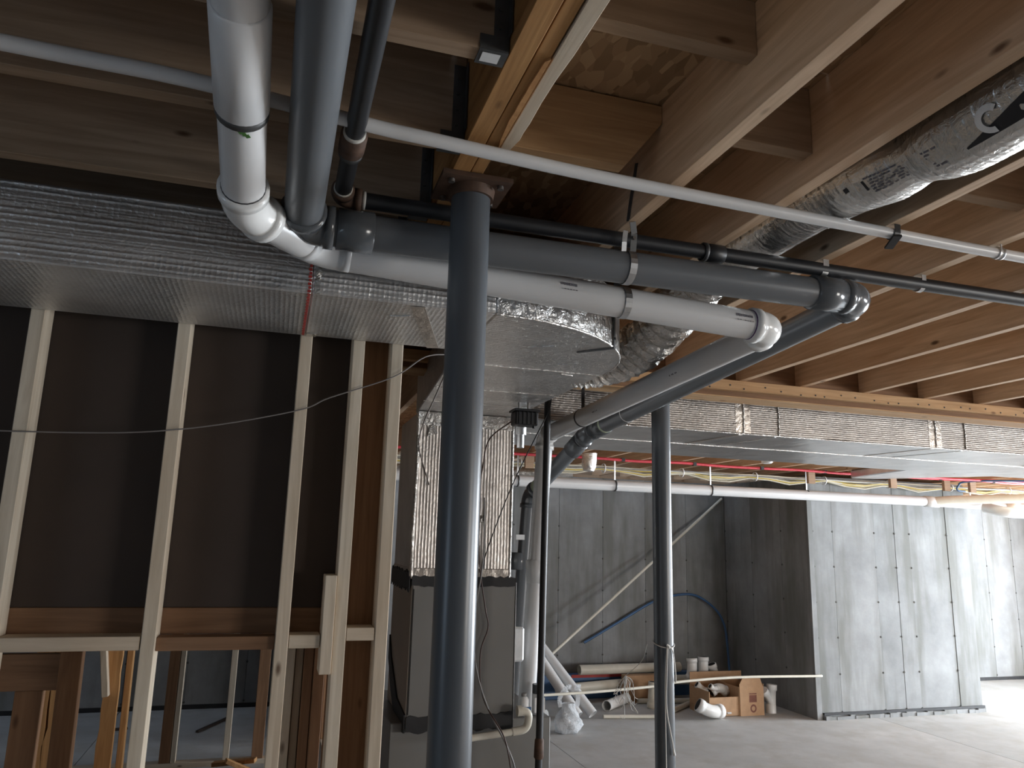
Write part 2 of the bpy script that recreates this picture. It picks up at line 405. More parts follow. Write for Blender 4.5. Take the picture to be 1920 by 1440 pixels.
# laminated beam over the near column
t = thing('laminated_beam', 'orange-brown laminated beam of two plies resting on the near steel column', 'beam', (.386, 0, ZJ))
MB().box(.330, .3715, -3.45, 3.40, ZJ, ZT).build('ply', 'laminated_veneer', t, .001)
MB().box(.3745, .4035, -3.45, 3.40, ZJ+.002, ZT).build('ply', 'laminated_veneer', t, .001)
MB().box(.3715, .3745, -3.45, 3.40, ZJ+.010, ZT).build('gap', 'dark_gap', t)
pr = [(.4035, 1.14)]
for k in range(9): pr.append((.4035-.004-.009*math.sin(math.pi*(k+1)/10)+random.uniform(-.0022, .0022), 1.15+.035*k))
pr.append((.4035, 1.49))
MB().prism([(p[0], p[1]) for p in pr], 2, ZJ-.003, ZJ+.002).build('splinter', 'orange_rough_board', t)
# spruce board with a waney right edge
pts = [(-3.4, .440), (.95, .4405), (1.12, .4385), (1.20, .4345), (1.28, .434), (1.36, .4365), (1.40, .4355), (1.43, .437), (1.485, .428), (1.50, .418)]
MB().prism([(.407, -3.4)]+[(x, y) for y, x in pts]+[(.407, 1.505)], 2, ZJ-.001, ZT).build('side_board', 'stud_wood_y', t, .001)

# ---- concrete walls: backing, form panels, tie marks, base strip
tie_mesh = None
def tie(parent, p, axis):
    global tie_mesh
    d = Vector((0, -1, 0)) if axis == 1 else Vector((-1, 0, 0))
    key = 'tie%d' % axis
    if key not in OFF:
        o = MB().tube([d*-.001, d*.003, d*.0032], [.012, .010, .003], 8).build('form_tie', 'dark_joint', parent, origin=None)
        o.location = Vector(p)-OFF[parent.name]; o.data.transform(Matrix.Translation(OFF[parent.name])); OFF[key] = o
        return o
    c = OFF[key].copy(); COL.objects.link(c); c.parent = parent; c.location = Vector(p)-OFF[parent.name]; return c
TZ = [.07, .466, .855, 1.24, 1.631, 2.025]
wb = MB().box(-4.7, 11.9, 9.17, 9.5, -.02, 2.65).build('wall_back', 'dark_joint'); tag(wb, kind='structure')
edges = [-4.7]+[-4.35+.6*i for i in range(17)]
edges = [e for e in edges if e < 5.7]+[5.84]
redges = [8.165, 8.56, 9.16, 9.76, 10.36, 10.885, 11.49, 11.9]
for E_ in (edges, redges):
    for i in range(len(E_)-1):
        MB().box(E_[i]+.002, E_[i+1]-.002, 9.15+random.uniform(-.003, .003), 9.172, 0, 2.65).build('concrete_panel', 'wall_concrete', wb)
        if i:
            for z in TZ: tie(wb, (E_[i], 9.149, z), 1)
MB().box(-4.7, 5.84, 9.142, 9.15, .0, .045).build('base_strip', 'black_tape', wb)
MB().box(8.165, 11.9, 9.142, 9.15, .0, .045).build('base_strip', 'black_tape', wb)
MB().box(-4.7, 11.9, 9.17, 9.32, 2.652, ZJ-.001).build('sill_plate', 'joist_wood_x_shaded', wb)
wf = MB().box(5.862, 8.145, 7.468, 9.145, -.02, 2.65).build('wall_bay', 'dark_joint'); tag(wf, kind='structure')
be = [5.905, 6.175, 6.765, 7.06, 7.28, 7.845, 8.165]
MB().box(5.84, 5.903, 7.440, 7.47, 0, 2.65).build('corner_strip', 'wall_concrete', wf)
dz = [0, .001, .004, .0015, .006, .001]
for i in range(6):
    MB().box(be[i]+.002, be[i+1]-.002, 7.446+dz[i], 7.47, 0, 2.65).build('concrete_panel', 'wall_concrete', wf)
    for z in TZ: tie(wf, (be[i], 7.445, z), 1)
se = [7.472, 7.95, 8.55, 9.145]
for i in range(3):
    MB().box(5.84, 5.864, se[i]+.002, se[i+1]-.002, 0, 2.65).build('concrete_panel', 'wall_concrete', wf)
    MB().box(8.143, 8.167, se[i]+.002, se[i+1]-.002, 0, 2.65).build('concrete_panel', 'wall_concrete', wf)
    for z in TZ[1:]: tie(wf, (5.838, se[i+1]-.01, z), 0)
MB().box(5.92, 8.18, 7.425, 7.446, .045, .070).build('base_strip', 'black_tape', wf)
q = MB(); x = 5.92
while x < 8.17:
    d = random.uniform(.06, .2); h = random.uniform(.03, .046); e = random.uniform(7.395, 7.418)
    q.box(x, min(x+d, 8.18), e, 7.447, 0, h); x += d
q.build('base_curb', 'wall_concrete', wf)
wl = MB().box(-5.0, -4.7, -3.7, -1.85, -.02, 2.65).box(-5, -4.7, .05, 9.5, -.02, 2.65).box(-5, -4.7, -1.85, .05, -.02, .9).box(-5, -4.7, -1.85, .05, 2.2, 2.65).build('wall_left', 'wall_concrete'); tag(wl, kind='structure')
wr = MB().box(-4.7, 6.5, -4.0, -3.7, -.02, 2.65).box(9.9, 11.9, -4, -3.7, -.02, 2.65).box(6.5, 9.9, -4, -3.7, -.02, .7).box(6.5, 9.9, -4, -3.7, 2.3, 2.65).build('wall_rear', 'wall_concrete'); tag(wr, kind='structure')
wq = MB()
wq.box(11.55, 11.85, -3.7, -2.2, -.02, 2.65).box(11.55, 11.85, 1.0, 3.9, -.02, 2.65).box(11.55, 11.85, 7.3, 9.148, -.02, 2.65)
wq.box(11.55, 11.85, -2.2, 1.0, -.02, .55).box(11.55, 11.85, -2.2, 1.0, 2.3, 2.65).box(11.55, 11.85, 3.9, 7.3, 2.45, 2.65).box(11.55, 11.85, 3.9, 7.3, -.02, .02)
tag(wq.build('wall_right', 'wall_concrete'), kind='structure')
def window(name, axis, h, a0, a1, z0, z1, n):
    o = struct(name, (0, 0, 0)); f = MB(); g = MB()
    def B(mb, u0, u1, v0, v1, d):
        (mb.box(h-d, h+d, u0, u1, v0, v1) if axis == 0 else mb.box(u0, u1, h-d, h+d, v0, v1))
    B(f, a0, a1, z0, z0+.06, .04); B(f, a0, a1, z1-.06, z1, .04)
    for k in range(n+1):
        u = a0+(a1-a0)*k/n; u = min(max(u, a0+.03), a1-.03); B(f, u-.03, u+.03, z0+.06, z1-.06, .04)
    f.build('window_frame', 'white_plastic', o)
window('door_1', 0, 11.65, 3.9, 7.3, .02, 2.45, 3); window('window_1', 0, 11.65, -2.2, 1.0, .55, 2.3, 3)
window('window_2', 0, -4.8, -1.85, .05, .9, 2.2, 2); window('rear_fill_opening', 1, -3.8, 6.5, 9.9, .7, 2.3, 3)  # the rear opening is added to go with the rear fill light

# ---- stud partition at the left
sw = struct('wall_partition', (0, 2.46, 0))
SX = [-1.494, -1.096, -.731, -.332, .033, .201, .327]
st = None
for i, x in enumerate(SX):
    if st is None: st = MB().box(x, x+.038, 2.46, 2.549, .04, 2.652).build('stud', 'stud_wood', sw, .002)
    else: copy_at(st, (x-SX[0], 0, 0), sw)
MB().box(-1.5, .365, 2.46, 2.549, 2.652, ZJ-.001).build('top_plate', 'stud_wood_x', sw, .002)
MB().box(-1.5, .365, 2.46, 2.549, .0, .039).build('bottom_plate', 'stud_wood_x', sw, .002)
for a, b_, z in ((-1.456, -1.098, 1.513), (-1.058, -.733, 1.513), (-.693, -.334, 1.513), (.071, .164, 1.512), (.239, .326, 1.532)):
    MB().box(a+.001, b_-.001, 2.462, 2.549, z, z+.038).build('fire_block', 'stud_wood_x', sw, .002)
MB().box(-.294, .032, 2.478, 2.549, 1.508, 1.546).build('fire_block', 'brown_board_x', sw, .002)
MB().box(.165, .2, 2.448, 2.549, 1.438, 1.726).build('short_block', 'stud_wood', sw, .002)
MB().box(-1.5, .2, 2.551, 2.590, 1.546, 1.622).build('ledger_board', 'brown_board_x', sw, .002)
MB().box(-1.5, .2, 2.551, 2.567, 1.624, 2.652).build('sheathing_or_light_block', 'dark_panel', sw)
MB().box(-4.69, -1.502, 2.551, 2.567, 0, 2.652).build('sheathing_or_light_block', 'dark_panel', sw)  # unseen sheet added to keep left window light out of the back room
MB().box(.2, .3655, 2.551, 2.589, .04, 2.652).build('backing_board', 'brown_board_z', sw, .002)
# jack studs seen low between the last two studs
for i, (x0, x1, mt, y0) in enumerate(((.078, .104, 'stud_wood', 2.70), (.107, .131, 'stud_wood', 2.73), (.133, .163, 'brown_board_z', 2.70), (.165, .198, 'brown_board_z', 2.66))):
    MB().box(x0, x1, y0, y0+.089, .04, 1.545).build('jack_stud', mt, sw, .0015)

# ================================================================== steel columns
def column(label, x, y, ztop, plate):
    t = thing('steel_column', label, 'column', (x, y, 0), 'steel posts under the beams')
    MB().tube([(x, y, .012), (x, y, ztop-.012)], .0475, 40).build('post', 'column_paint', t)
    MB().box(x-.1, x+.1, y-.1, y+.1, 0, .012).build('base_plate', 'column_paint', t)
    MB().box(x-plate, x+plate, y-.075, y+.075, ztop-.012, ztop-.0005).build('cap_plate', 'rust_brown', t)
    for sx in (-1, 1):
        for sy in (-1, 1):
            MB().tube([(x+sx*(plate-.025), y+sy*.05, ztop-.013), (x+sx*(plate-.025), y+sy*.05, ztop-.021)], .008, 6).build('bolt', 'bolt_steel', t)
    return t
t = column('near blue-grey steel column in front of the grey drain pipe', .393, 1.68, ZJ, .085)
MB().tube([(.393, 1.68, 2.655), (.393, 1.68, 2.678)], [.054, .058], 32).build('collar', 'rust_brown', t)
column('farther grey steel column with a knotted white string, under the header beam', 1.858, 3.47, 2.606, .09)
# string tied on the far column
t = thing('knotted_string', 'white string knotted round the farther steel column with loose ends', 'string', (1.858, 3.42, 1.3))
z0 = 1.365
q = MB().tube([(1.858+.0505*math.cos(a), 3.47+.0505*math.sin(a), z0+.018*(math.sin(a)*.9+1)-.01) for a in [2*math.pi*k/24 for k in range(25)]], .0028, 6)
q.build('loop', 'white_string', t)
kx, ky = 1.851, 3.415
MB().tube(smooth_path([(kx, ky, z0), (kx-.01, ky-.004, z0-.12), (kx-.012, ky-.002, z0-.28), (kx+.012, ky-.006, z0-.42), (kx+.022, ky-.004, z0-.47)]), .0032, 6).build('loose_end', 'white_string', t)
MB().tube(smooth_path([(kx-.004, ky, z0), (kx-.016, ky, z0-.15), (kx-.018, ky, z0-.4), (kx-.016, ky, z0-.7), (kx-.012, ky, z0-1.0), (kx-.03, ky, .02)]), .003, 6).build('loose_end', 'white_string', t)
MB().tube(smooth_path([(kx+.004, ky, z0+.005), (kx+.03, ky+.005, z0-.03), (kx+.045, ky+.012, z0-.12), (kx+.05, ky+.02, z0-.17)]), .0028, 6).build('loose_end', 'white_string', t)
MB().tube([(kx-.006, ky, z0+.006), (kx+.002, ky-.006, z0), (kx+.006, ky, z0-.008)], .006, 7).build('knot', 'white_string', t)
MB().tube([(kx+.019, ky-.004, z0-.46), (kx+.024, ky-.004, z0-.485)], [.005, .007], 8).build('end_knot', 'white_string', t)
t2 = thing('string_tangle', 'tangle of thin white string hanging left of the farther column', 'string', (1.75, 3.6, 1.0))
a0 = Vector((1.80, 3.53, 1.36)); kn = Vector((1.725, 3.62, 1.20))
MB().tube(smooth_path([a0, (1.78, 3.55, 1.28), kn]), .0016, 5).build('strand', 'white_string', t2)
for k in range(13):
    e = kn+Vector((random.uniform(-.09, .07), random.uniform(-.02, .02), random.uniform(-.20, -.07)))
    mid = (kn+e)/2+Vector((random.uniform(-.05, .05), 0, random.uniform(-.01, .05)))
    MB().tube(smooth_path([kn, mid, e, e+Vector((random.uniform(-.03, .03), 0, random.uniform(-.03, .03)))], 4), .0014, 4).build('strand', 'white_string', t2)

# ================================================================== pipes under the ceiling
R3 = .0445
# white drain: riser, near run, two 45s, cross run, back run, drop
t = thing('white_drain_pipe', 'thick white plastic drain pipe with glossy elbows, running overhead and down beside the furnace', 'pipe', (1.35, 3.97, .9))
W = [(-.117, .985, 3.1), (-.117, .985, 2.690), (-.120, 1.665, 2.545), (.055, 1.905, 2.562), (1.405, 1.912, 2.500), (1.405, 3.965, 2.418), (1.325, 3.97, .93)]
pipeline(t, W, R3, 'pvc_white', 'pvc_white_fitting', .078, plainbend=(3,))
d = (Vector(W[2])-Vector(W[1])).normalized()
hub = Vector(W[1])+d*.26
MB().tube([hub-d*.115, hub-d*.113, hub+d*.113, hub+d*.115], [R3, R3+.0045, R3+.0045, R3], 28, cap=False).build('coupling', 'pvc_white', t)
ring(t, 'clamp_band', hub+d*.122, d, R3+.004, .016, 'hanger_steel')
MB().tube([hub+d*.131, hub+d*.147], [R3+.0006, R3+.0006], 28, cap=False).build('white_ring', 'pvc_white', t)  # narrow white band next to the clamp
q = MB(); 
e1 = d.cross(Vector((0, 0, 1))).normalized(); e2 = e1.cross(d)
for k in range(3): q.obox(hub+d*(.13+.004*k)-e2*(R3+.001)+e1*(.006*k), hub+d*(.137+.004*k)-e2*(R3+.001)+e1*(.006*k+.004), .008, .0012, e2)
q.build('smear', 'green_smear', t)
dx = (Vector(W[4])-Vector(W[3])).normalized()
dy = (Vector(W[5])-Vector(W[4])).normalized()
ring(t, 'primer_or_shade_mark', Vector(W[4])-dx*.0785, dx, R3+.0012, .006, 'primer_purple')
ring(t, 'primer_or_shade_mark', Vector(W[4])+dy*.0785, dy, R3+.0012, .006, 'primer_purple')
ring(t, 'primer_or_shade_mark', Vector(W[2])-d*.0785, d, R3+.0012, .005, 'ink_black')  # black ring: shadow of the elbow's joint gap painted on the pipe
ring(t, 'joint_shade_ring', Vector(W[5])-dy*.13, dy, R3+.0012, .006, 'ink_black')  # shade in the pipe joint drawn as a black band
MB().tube([(1.366, 3.968, 1.62), (1.366, 3.968, 1.622), (1.359, 3.968, 1.74), (1.359, 3.968, 1.742)], [R3, R3+.005, R3+.005, R3], 24, cap=False).build('coupling', 'pvc_white', t)
def print_marks(t, p0, dirv, down, outv, rows, n, h, wd, mat='ink_grey'):
    """illegible rows of small printed characters on a pipe, bent to its skin"""
    q = MB(); p0 = Vector(p0); dirv = Vector(dirv).normalized(); down = Vector(down).normalized(); outv = Vector(outv).normalized()
    for rr in range(rows):
        hh = h if rr == 0 else h*.35
        for k in range(n):
            if random.random() < .16: continue
            a = p0+dirv*(wd*1.35*k)+down*(rr*h*1.9)
            q.obox(a, a+dirv*wd, hh*random.uniform(.75, 1.05), .0004, outv)
    return q.build('print', mat, t)
for X in (.70, 1.255):
    c0 = Vector(W[3])+dx*(X-.055)
    print_marks(t, c0+Vector((0, -R3*.985-.0002, .010)), dx, (0, -.25, -1), (0, -1, .2), 2, 7, .0085, .0062)
for Y in (2.42, 3.15):
    c0 = Vector(W[4])+dy*(Y-1.91)
    print_marks(t, c0+Vector((-R3*.93, 0, -R3*.38)), dy, (.4, 0, -1), (-.93, 0, -.38), 1, 7, .006, .006)
# grey drain
t = thing('grey_drain_pipe', 'dark grey plastic vent pipe with glossy elbows, running above the white drain', 'pipe', (1.4, 4.45, .9))
G = [(.012, .80, 3.1), (.012, .80, 2.675), (.006, 1.79, 2.578), (1.632, 1.79, 2.586), (1.628, 3.86, 2.440), (1.475, 4.43, 2.11), (1.405, 4.45, .9)]
pipeline(t, G, R3, 'pvc_grey', 'pvc_grey_fitting', .074)
gx = Vector((1, 0, 0)); gy = (Vector(G[4])-Vector(G[3])).normalized()
for (c0, dd, ln) in ((Vector(G[2])+gx*.125, gx, .045), (Vector(G[3])-gx*.125, gx, .05), (Vector(G[4])-gy*.14, gy, .06), (Vector(G[4])+(Vector(G[5])-Vector(G[4])).normalized()*.14, (Vector(G[5])-Vector(G[4])), .05), (Vector((1.414, 4.447, 1.72)), (0, 0, 1), .05)):
    dd = Vector(dd).normalized()
    MB().tube([c0-dd*ln, c0-dd*(ln-.002), c0+dd*(ln-.002), c0+dd*ln], [R3, R3+.007, R3+.007, R3], 24, cap=False).build('coupling', 'pvc_grey_fitting', t)
ring(t, 'primer_or_shade_mark', Vector(G[4])-gy*.215, gy, R3+.001, .02, 'label_green')
ring(t, 'primer_or_shade_mark', Vector(G[4])-gy*.48, gy, R3+.001, .006, 'label_white')
gd = (Vector(G[5])-Vector(G[4])).normalized()
ring(t, 'label_band', Vector(G[5])-gd*.115, gd, R3+.001, .05, 'label_green')
MB().obox((1.385, 4.395, 1.86), (1.438, 4.395, 1.86), .03, .002, (0, -1, 0)).build('sticker', 'label_white', t)
# black iron gas line
t = thing('black_gas_pipe', 'thin black iron gas pipe with threaded joints, running above the grey pipe', 'pipe', (1.2, 1.8, 2.64))
B_ = [(.093, -.6, 2.664), (.093, 1.795, 2.664), (11.0, 1.800, 2.663)]
q = MB()
MB().tube([B_[0], (.093, 1.775, 2.664)], .0205, 18).build('pipe_length', 'black_iron', t)
MB().tube([(.115, 1.795, 2.664), B_[2]], .0205, 18).build('pipe_length', 'black_iron', t)
fitting(t, 'elbow', B_[0], B_[1], B_[2], .0205, 'rust_brown', .048, .4, .005, .0075, 18)
ring(t, 'thread_sealant', (.093, 1.743, 2.664), (0, 1, 0), .0225, .008, 'sealant_white')
ring(t, 'thread_sealant', (.147, 1.795, 2.664), (1, 0, 0), .0225, .008, 'sealant_white')
MB().tube([(.093, 1.475, 2.664), (.093, 1.48, 2.664), (.093, 1.545, 2.664), (.093, 1.55, 2.664)], [.021, .028, .028, .021], 18).build('coupling', 'rust_brown', t)
ring(t, 'thread_sealant', (.093, 1.471, 2.664), (0, 1, 0), .0235, .010, 'sealant_white'); ring(t, 'coupling_lip', (.093, 1.556, 2.664), (0, 1, 0), .0265, .014, 'hanger_steel')
MB().tube([(1.105, 1.798, 2.664), (1.11, 1.798, 2.664), (1.165, 1.798, 2.664), (1.17, 1.798, 2.664)], [.021, .0265, .0265, .021], 18).build('coupling', 'black_iron', t)
ring(t, 'coupling_lip', (1.106, 1.798, 2.664), (1, 0, 0), .0275, .010, 'hanger_steel')
# thin white water line
t = thing('white_water_pipe', 'thin white plastic water pipe clipped under the joists near the camera', 'pipe', (.5, 1.45, 2.655))
TP = [(-4.4, 1.30, 2.668), (-1.4, 1.345, 2.670), (-.53, 1.385, 2.670), (-.22, 1.395, 2.670), (.127, 1.440, 2.668), (.24, 1.449, 2.667), (.615, 1.483, 2.668), (1.05, 1.503, 2.669), (1.53, 1.519, 2.670), (1.94, 1.528, 2.670), (3.2, 1.54, 2.670), (6.0, 1.56, 2.670)]
MB().tube(smooth_path(TP, 5), .0148, 16).build('pipe_length', 'pvc_white', t)
def clip(name, label, x, y, z, r, d, mat, wd=.016, leg=.04, grp='metal pipe clips'):
    o = thing(name, label, 'pipe clip', (x, y, z), grp); d = Vector(d)
    n = 14; P = []
    s = Vector((0, 0, 1)).cross(d)
    ps = [Vector((x, y, ZJ-.0005))+s*(r+leg)]+[Vector((x, y, ZJ-.0005))+s*(r+.002)]+[Vector((x, y, z))+s*math.cos(a)*(r+.0015)+Vector((0, 0, -1))*math.sin(a)*(r+.0015) for a in [math.pi*k/n for k in range(n+1)]]+[Vector((x, y, ZJ-.0005))-s*(r+.002)]
    q = MB()
    for a, b in zip(ps[:-1], ps[1:]):
        if (b-a).length > 1e-4: q.obox(a, b, .0018, wd, d)
    q.build('band', mat, o); return o
clip('pipe_clip', 'black plastic clip holding the thin white water pipe, hanging hook shaped', 1.507, 1.518, 2.670, .0152, (1, 0, 0), 'black_plastic', .018, .03)
MB().obox((1.50, 1.495, 2.655), (1.515, 1.545, 2.640), .022, .006, (0, 0, 1)).build('hook', 'black_plastic', bpy.data.objects['pipe_clip'])
o = clip('pipe_clip', 'shiny twin wire clip on the thin white water pipe at the right edge', 1.872, 1.527, 2.670, .0155, (1, 0, 0), 'galvanized', .005, .03)
ring(o, 'wire_wrap', (1.872, 1.527, 2.670), (1, 0, 0), .0175, .004, 'galvanized'); ring(o, 'wire_wrap', (1.888, 1.5275, 2.670), (1, 0, 0), .0175, .004, 'galvanized')
clip('pipe_clip', 'silver clip holding the black gas pipe above the grey elbow', 1.507, 1.799, 2.6635, .0205, (1, 0, 0), 'galvanized', .02, .03)
clip('pipe_clip', 'small silver clip on the black gas pipe near the right edge', 1.872, 1.80, 2.6632, .0205, (1, 0, 0), 'galvanized', .016, .03)
# perforated strap hangers round the two drains
t = thing('pipe_strap', 'galvanized strap looped under the grey drain and nailed to a joist', 'pipe strap', (.862, 1.79, 2.53), 'pipe straps')
n = 18; q = MB(); P = [Vector((.862, 1.79+.0470*math.cos(a), 2.5825-.0470*math.sin(a))) for a in [math.pi*(-.35+1.7*k/n) for k in range(n+1)]]
for a, b in zip(P[:-1], P[1:]): q.obox(a, b, .0016, .020, (1, 0, 0))
q.build('loop', 'galvanized', t)
q = MB(); pa = [P[-1], (.862, 1.742, 2.64), (.860, 1.741, 2.70), (.838-.0012, 1.70, 2.72), (.838-.0012, 1.66, 2.79)]
q = MB(); pp = [Vector((.862, 1.752, 2.615)), Vector((.859, 1.738, 2.66)), Vector((.850, 1.728, 2.688))]
for a, b in zip(pp[:-1], pp[1:]): q.obox(a, b, .018, .0016, (0, 1, 0))
pp = [Vector((.8355, 1.728, 2.688)), Vector((.8355, 1.71, 2.74)), Vector((.8360, 1.675, 2.83))]
for a, b in zip(pp[:-1], pp[1:]): q.obox(a, b, .0014, .016, (0, 1, 0))
q.build('strap_tail', 'hanger_steel', t)
q = MB(); pp = [Vector((.835, 1.752, 2.612)), Vector((.832, 1.742, 2.635)), Vector((.834, 1.738, 2.665))]
for a, b in zip(pp[:-1], pp[1:]): q.obox(a, b, .014, .0016, (0, 1, 0))
q.build('bent_tab', 'galvanized', t)
MB().tube([(.859, 1.741, 2.648), (.859, 1.735, 2.648)], .005, 8).build('bolt', 'bolt_steel', t)
t = thing('pipe_strap', 'galvanized strap round the white drain beside the grey pipe strap', 'pipe strap', (.905, 1.91, 2.47), 'pipe straps')
cz = W[3][2]+(W[4][2]-W[3][2])*(.905-.055)/1.35
q = MB(); P = [Vector((.905, 1.909+.0462*math.cos(a), cz-.0462*math.sin(a))) for a in [2*math.pi*k/22 for k in range(23)]]
for a, b in zip(P[:-1], P[1:]): q.obox(a, b, .0014, .020, (1, 0, 0))
q.build('loop', 'galvanized', t)
MB().box(.896, .914, 1.945, 1.947, cz+.03, ZJ+.03).build('strap_tail', 'hanger_steel', t)
t = thing('pipe_strap', 'dark strap round the white drain under the trunk duct', 'pipe strap', (1.405, 3.42, 2.39), 'pipe straps')
c0 = Vector(W[4])+dy*(3.42-1.912)
ring(t, 'loop', c0, dy, R3+.002, .012, 'black_plastic', 28)
MB().box(1.397, 1.413, 3.415, 3.418, c0.z+R3, 2.606).build('strap_tail', 'black_plastic', t)

# ================================================================== foil ducts
t = thing('supply_duct', 'foil bubble-wrapped rectangular duct along the stud wall, turning a rounded corner', 'duct', (0, 2.2, 2.47))
DZ0, DZ1 = 2.470, 2.672
MB().box(-4.5, .045, 1.99, 2.445, DZ0, DZ1).build('duct_section', 'foil_x', t, .004)
MB().box(.0455, .552, 1.990, 2.447, DZ0+.001, DZ1).build('duct_section', 'foil_x', t, .004)
arc = [(.552+.6*math.sin(a), 2.59-.6*math.cos(a)) for a in [math.pi/2*k/14 for k in range(15)]]
MB().prism([(.5525, 2.50), (.5525, 1.990)]+arc[1:]+[(1.152, 2.62), (.56, 2.62)], 2, DZ0, DZ1).build('curved_section', 'foil_elbow', t, .004)
MB().prism([(.56, 2.6205), (1.152, 2.6205), (1.152, 3.85), (.655, 3.85)], 2, DZ0+.001, DZ1).build('throat_section', 'foil_elbow', t, .004)
q = MB()
for k in range(13): q.box(.034+.002*(k % 2), .043, 1.9885, 1.9895, 2.472+.010*k, 2.4795+.010*k)
q.build('red_seam', 'red_print', t)
q = MB()
for k in range(30): q.box(.034+.002*(k % 2), .043, 1.992+.015*k, 2.003+.015*k, 2.4690, 2.4698)
q.build('red_seam', 'red_print', t)
MB().box(.052, .066, 1.9885, 1.9895, 2.470, 2.585).build('foil_tape', 'foil_crumpled', t)
MB().box(.05, .08, 2.41, 2.447, 2.4685, 2.4698).build('foil_tape', 'foil_crumpled', t)
# seam folds on the underside
MB().obox((.56, 2.62, 2.4695), (1.15, 2.62, 2.4695), .012, .002).build('foil_tape', 'foil_crumpled', t)
MB().obox((.60, 3.10, 2.470), (1.15, 3.08, 2.470), .010, .002).build('foil_tape', 'foil_crumpled', t)
MB().obox((.62, 3.45, 2.470), (1.15, 3.42, 2.470), .010, .002).build('foil_tape', 'foil_crumpled', t)
MB().obox((.33, 2.0, 2.4692), (.46, 2.44, 2.4692), .04, .0016).build('foil_tape', 'foil_tape', t)
# rolled lip round the curve
MB().tube([(x, y, DZ0+.002) for x, y in arc], .004, 8, jit=.2).build('rolled_lip', 'foil_crumpled', t)
# bracket strap on the curve
a = math.radians(50); bx, by = .552+.604*math.sin(a), 2.59-.604*math.cos(a); td = Vector((math.cos(a), math.sin(a), 0)); od = Vector((math.sin(a), -math.cos(a), 0))
MB().obox((bx, by, DZ0-.002), (bx, by, 2.685), .018, .002, od).build('hanger_strap', 'hanger_steel', t)
MB().obox((bx, by, DZ0-.003), (bx-.09, by+.10, DZ0-.003), .014, .002).build('hanger_strap', 'hanger_steel', t)
MB().tube([Vector((bx, by, 2.50))+od*.001, Vector((bx, by, 2.50))+od*.004], .004, 8).build('bolt', 'ink_black', t)
for (x, y, l, an) in ((.75, 2.30, .09, -.5), (.93, 2.50, .07, -.6), (.62, 2.75, .05, .3), (1.0, 2.65, .05, .2), (.27, 2.12, .06, -.4)):
    MB().obox((x, y, DZ0-.001), (x+l*math.cos(an), y+l*math.sin(an), DZ0-.001), .006, .003).build('fold', 'foil_crumpled', t)
# flexible duct out of the curve, up into the joist bay
t = thing('flex_duct', 'silver insulated flexible duct lying in the joist bay above the white water pipe', 'duct', (1.33, 1.5, 2.66))
fsub = 12
FP = [(1.325, -.6, 2.80), (1.325, .3, 2.76), (1.322, .75, 2.735), (1.325, 1.08, 2.725), (1.332, 1.28, 2.745), (1.336, 1.5, 2.782), (1.335, 1.8, 2.785), (1.335, 2.1, 2.765), (1.335, 2.35, 2.69), (1.32, 2.55, 2.615), (1.27, 2.70, 2.572), (1.19, 2.80, 2.560), (1.12, 2.84, 2.560)]
fp = smooth_path(FP, 12); L = len(fp); rr = []
for i, p in enumerate(fp):
    r = .094
    if p.y < 1.6: r = .097
    r -= .018*math.exp(-((p.y-1.24)/.06)**2) if i < L*.6 else 0
    if i > L*.55: r = .094+.006*math.sin(i*2.1)+.004*random.uniform(-1, 1)
    rr.append(r)
k = next(i for i, p in enumerate(fp) if p.y > 2.15)
MB().tube(fp[:k+1], rr[:k+1], 28, cap=False, jit=.006).build('insulated_sleeve', 'foil_flex', t)
MB().tube(fp[k:], rr[k:], 34, cap=False, jit=.035, smooth=False).build('crumpled_boot', 'foil_crumpled', t)
# printed band on the sleeve
def patch(parent, name, pts_uv, mat, rad=.0985, lift=.0012, zc=None):
    """flat print bent round the sleeve: u along y, v angle from straight down towards -x"""
    def S_(u, v):
        i = min(range(k), key=lambda j: abs(fp[j].y-u)); c = fp[i]
        j = i+1 if fp[i].y < u else i-1
        j = max(0, min(k, j)); tt = 0 if j == i else (u-fp[i].y)/(fp[j].y-fp[i].y)
        c = fp[i].lerp(fp[j], tt); r_ = rr[i]*(1-tt)+rr[j]*tt+lift
        return Vector((c.x-r_*math.sin(v), u, c.z-r_*math.cos(v)))
    q = MB()
    for quad in pts_uv: q.add([S_(u, v) for u, v in quad], [tuple(range(len(quad)))])
    return q.build(name, mat, parent)
rows = []
for r_ in range(6):
    u = 1.13
    while u < 1.33:
        wd = random.uniform(.006, .018)
        if random.random() < .8: rows.append([(u, .50+r_*.085), (u+wd, .50+r_*.085), (u+wd, .545+r_*.085), (u, .545+r_*.085)])
        u += wd+.005
patch(t, 'print', rows, 'ink_grey')
patch(t, 'print_stripe', [[(1.345, .62), (1.352, .62), (1.352, .9), (1.345, .9)]], 'ink_black')
patch(t, 'print_label', [[(1.40, .75), (1.415, .72), (1.415, .85), (1.40, .88)]], 'ink_black')
# black wedge logo with a pale letter C, near the frame edge
wd_ = [[(1.075-.02*i, .55), (1.055-.02*i, .55), (1.055-.02*i, .60+.052*(i+1)), (1.075-.02*i, .60+.052*i)] for i in range(9)]
patch(t, 'logo', wd_, 'ink_black', lift=.0015)
cq = []
for i in range(13):
    a0, a1 = math.radians(40+17.5*i), math.radians(40+17.5*(i+1))
    f = lambda a, r: (1.0-.030*r*math.cos(a), .88+.30*r*math.sin(a))
    cq.append([f(a0, .55), f(a0, 1), f(a1, 1), f(a1, .55)])
patch(t, 'logo_letter', cq, 'label_white', lift=.003)

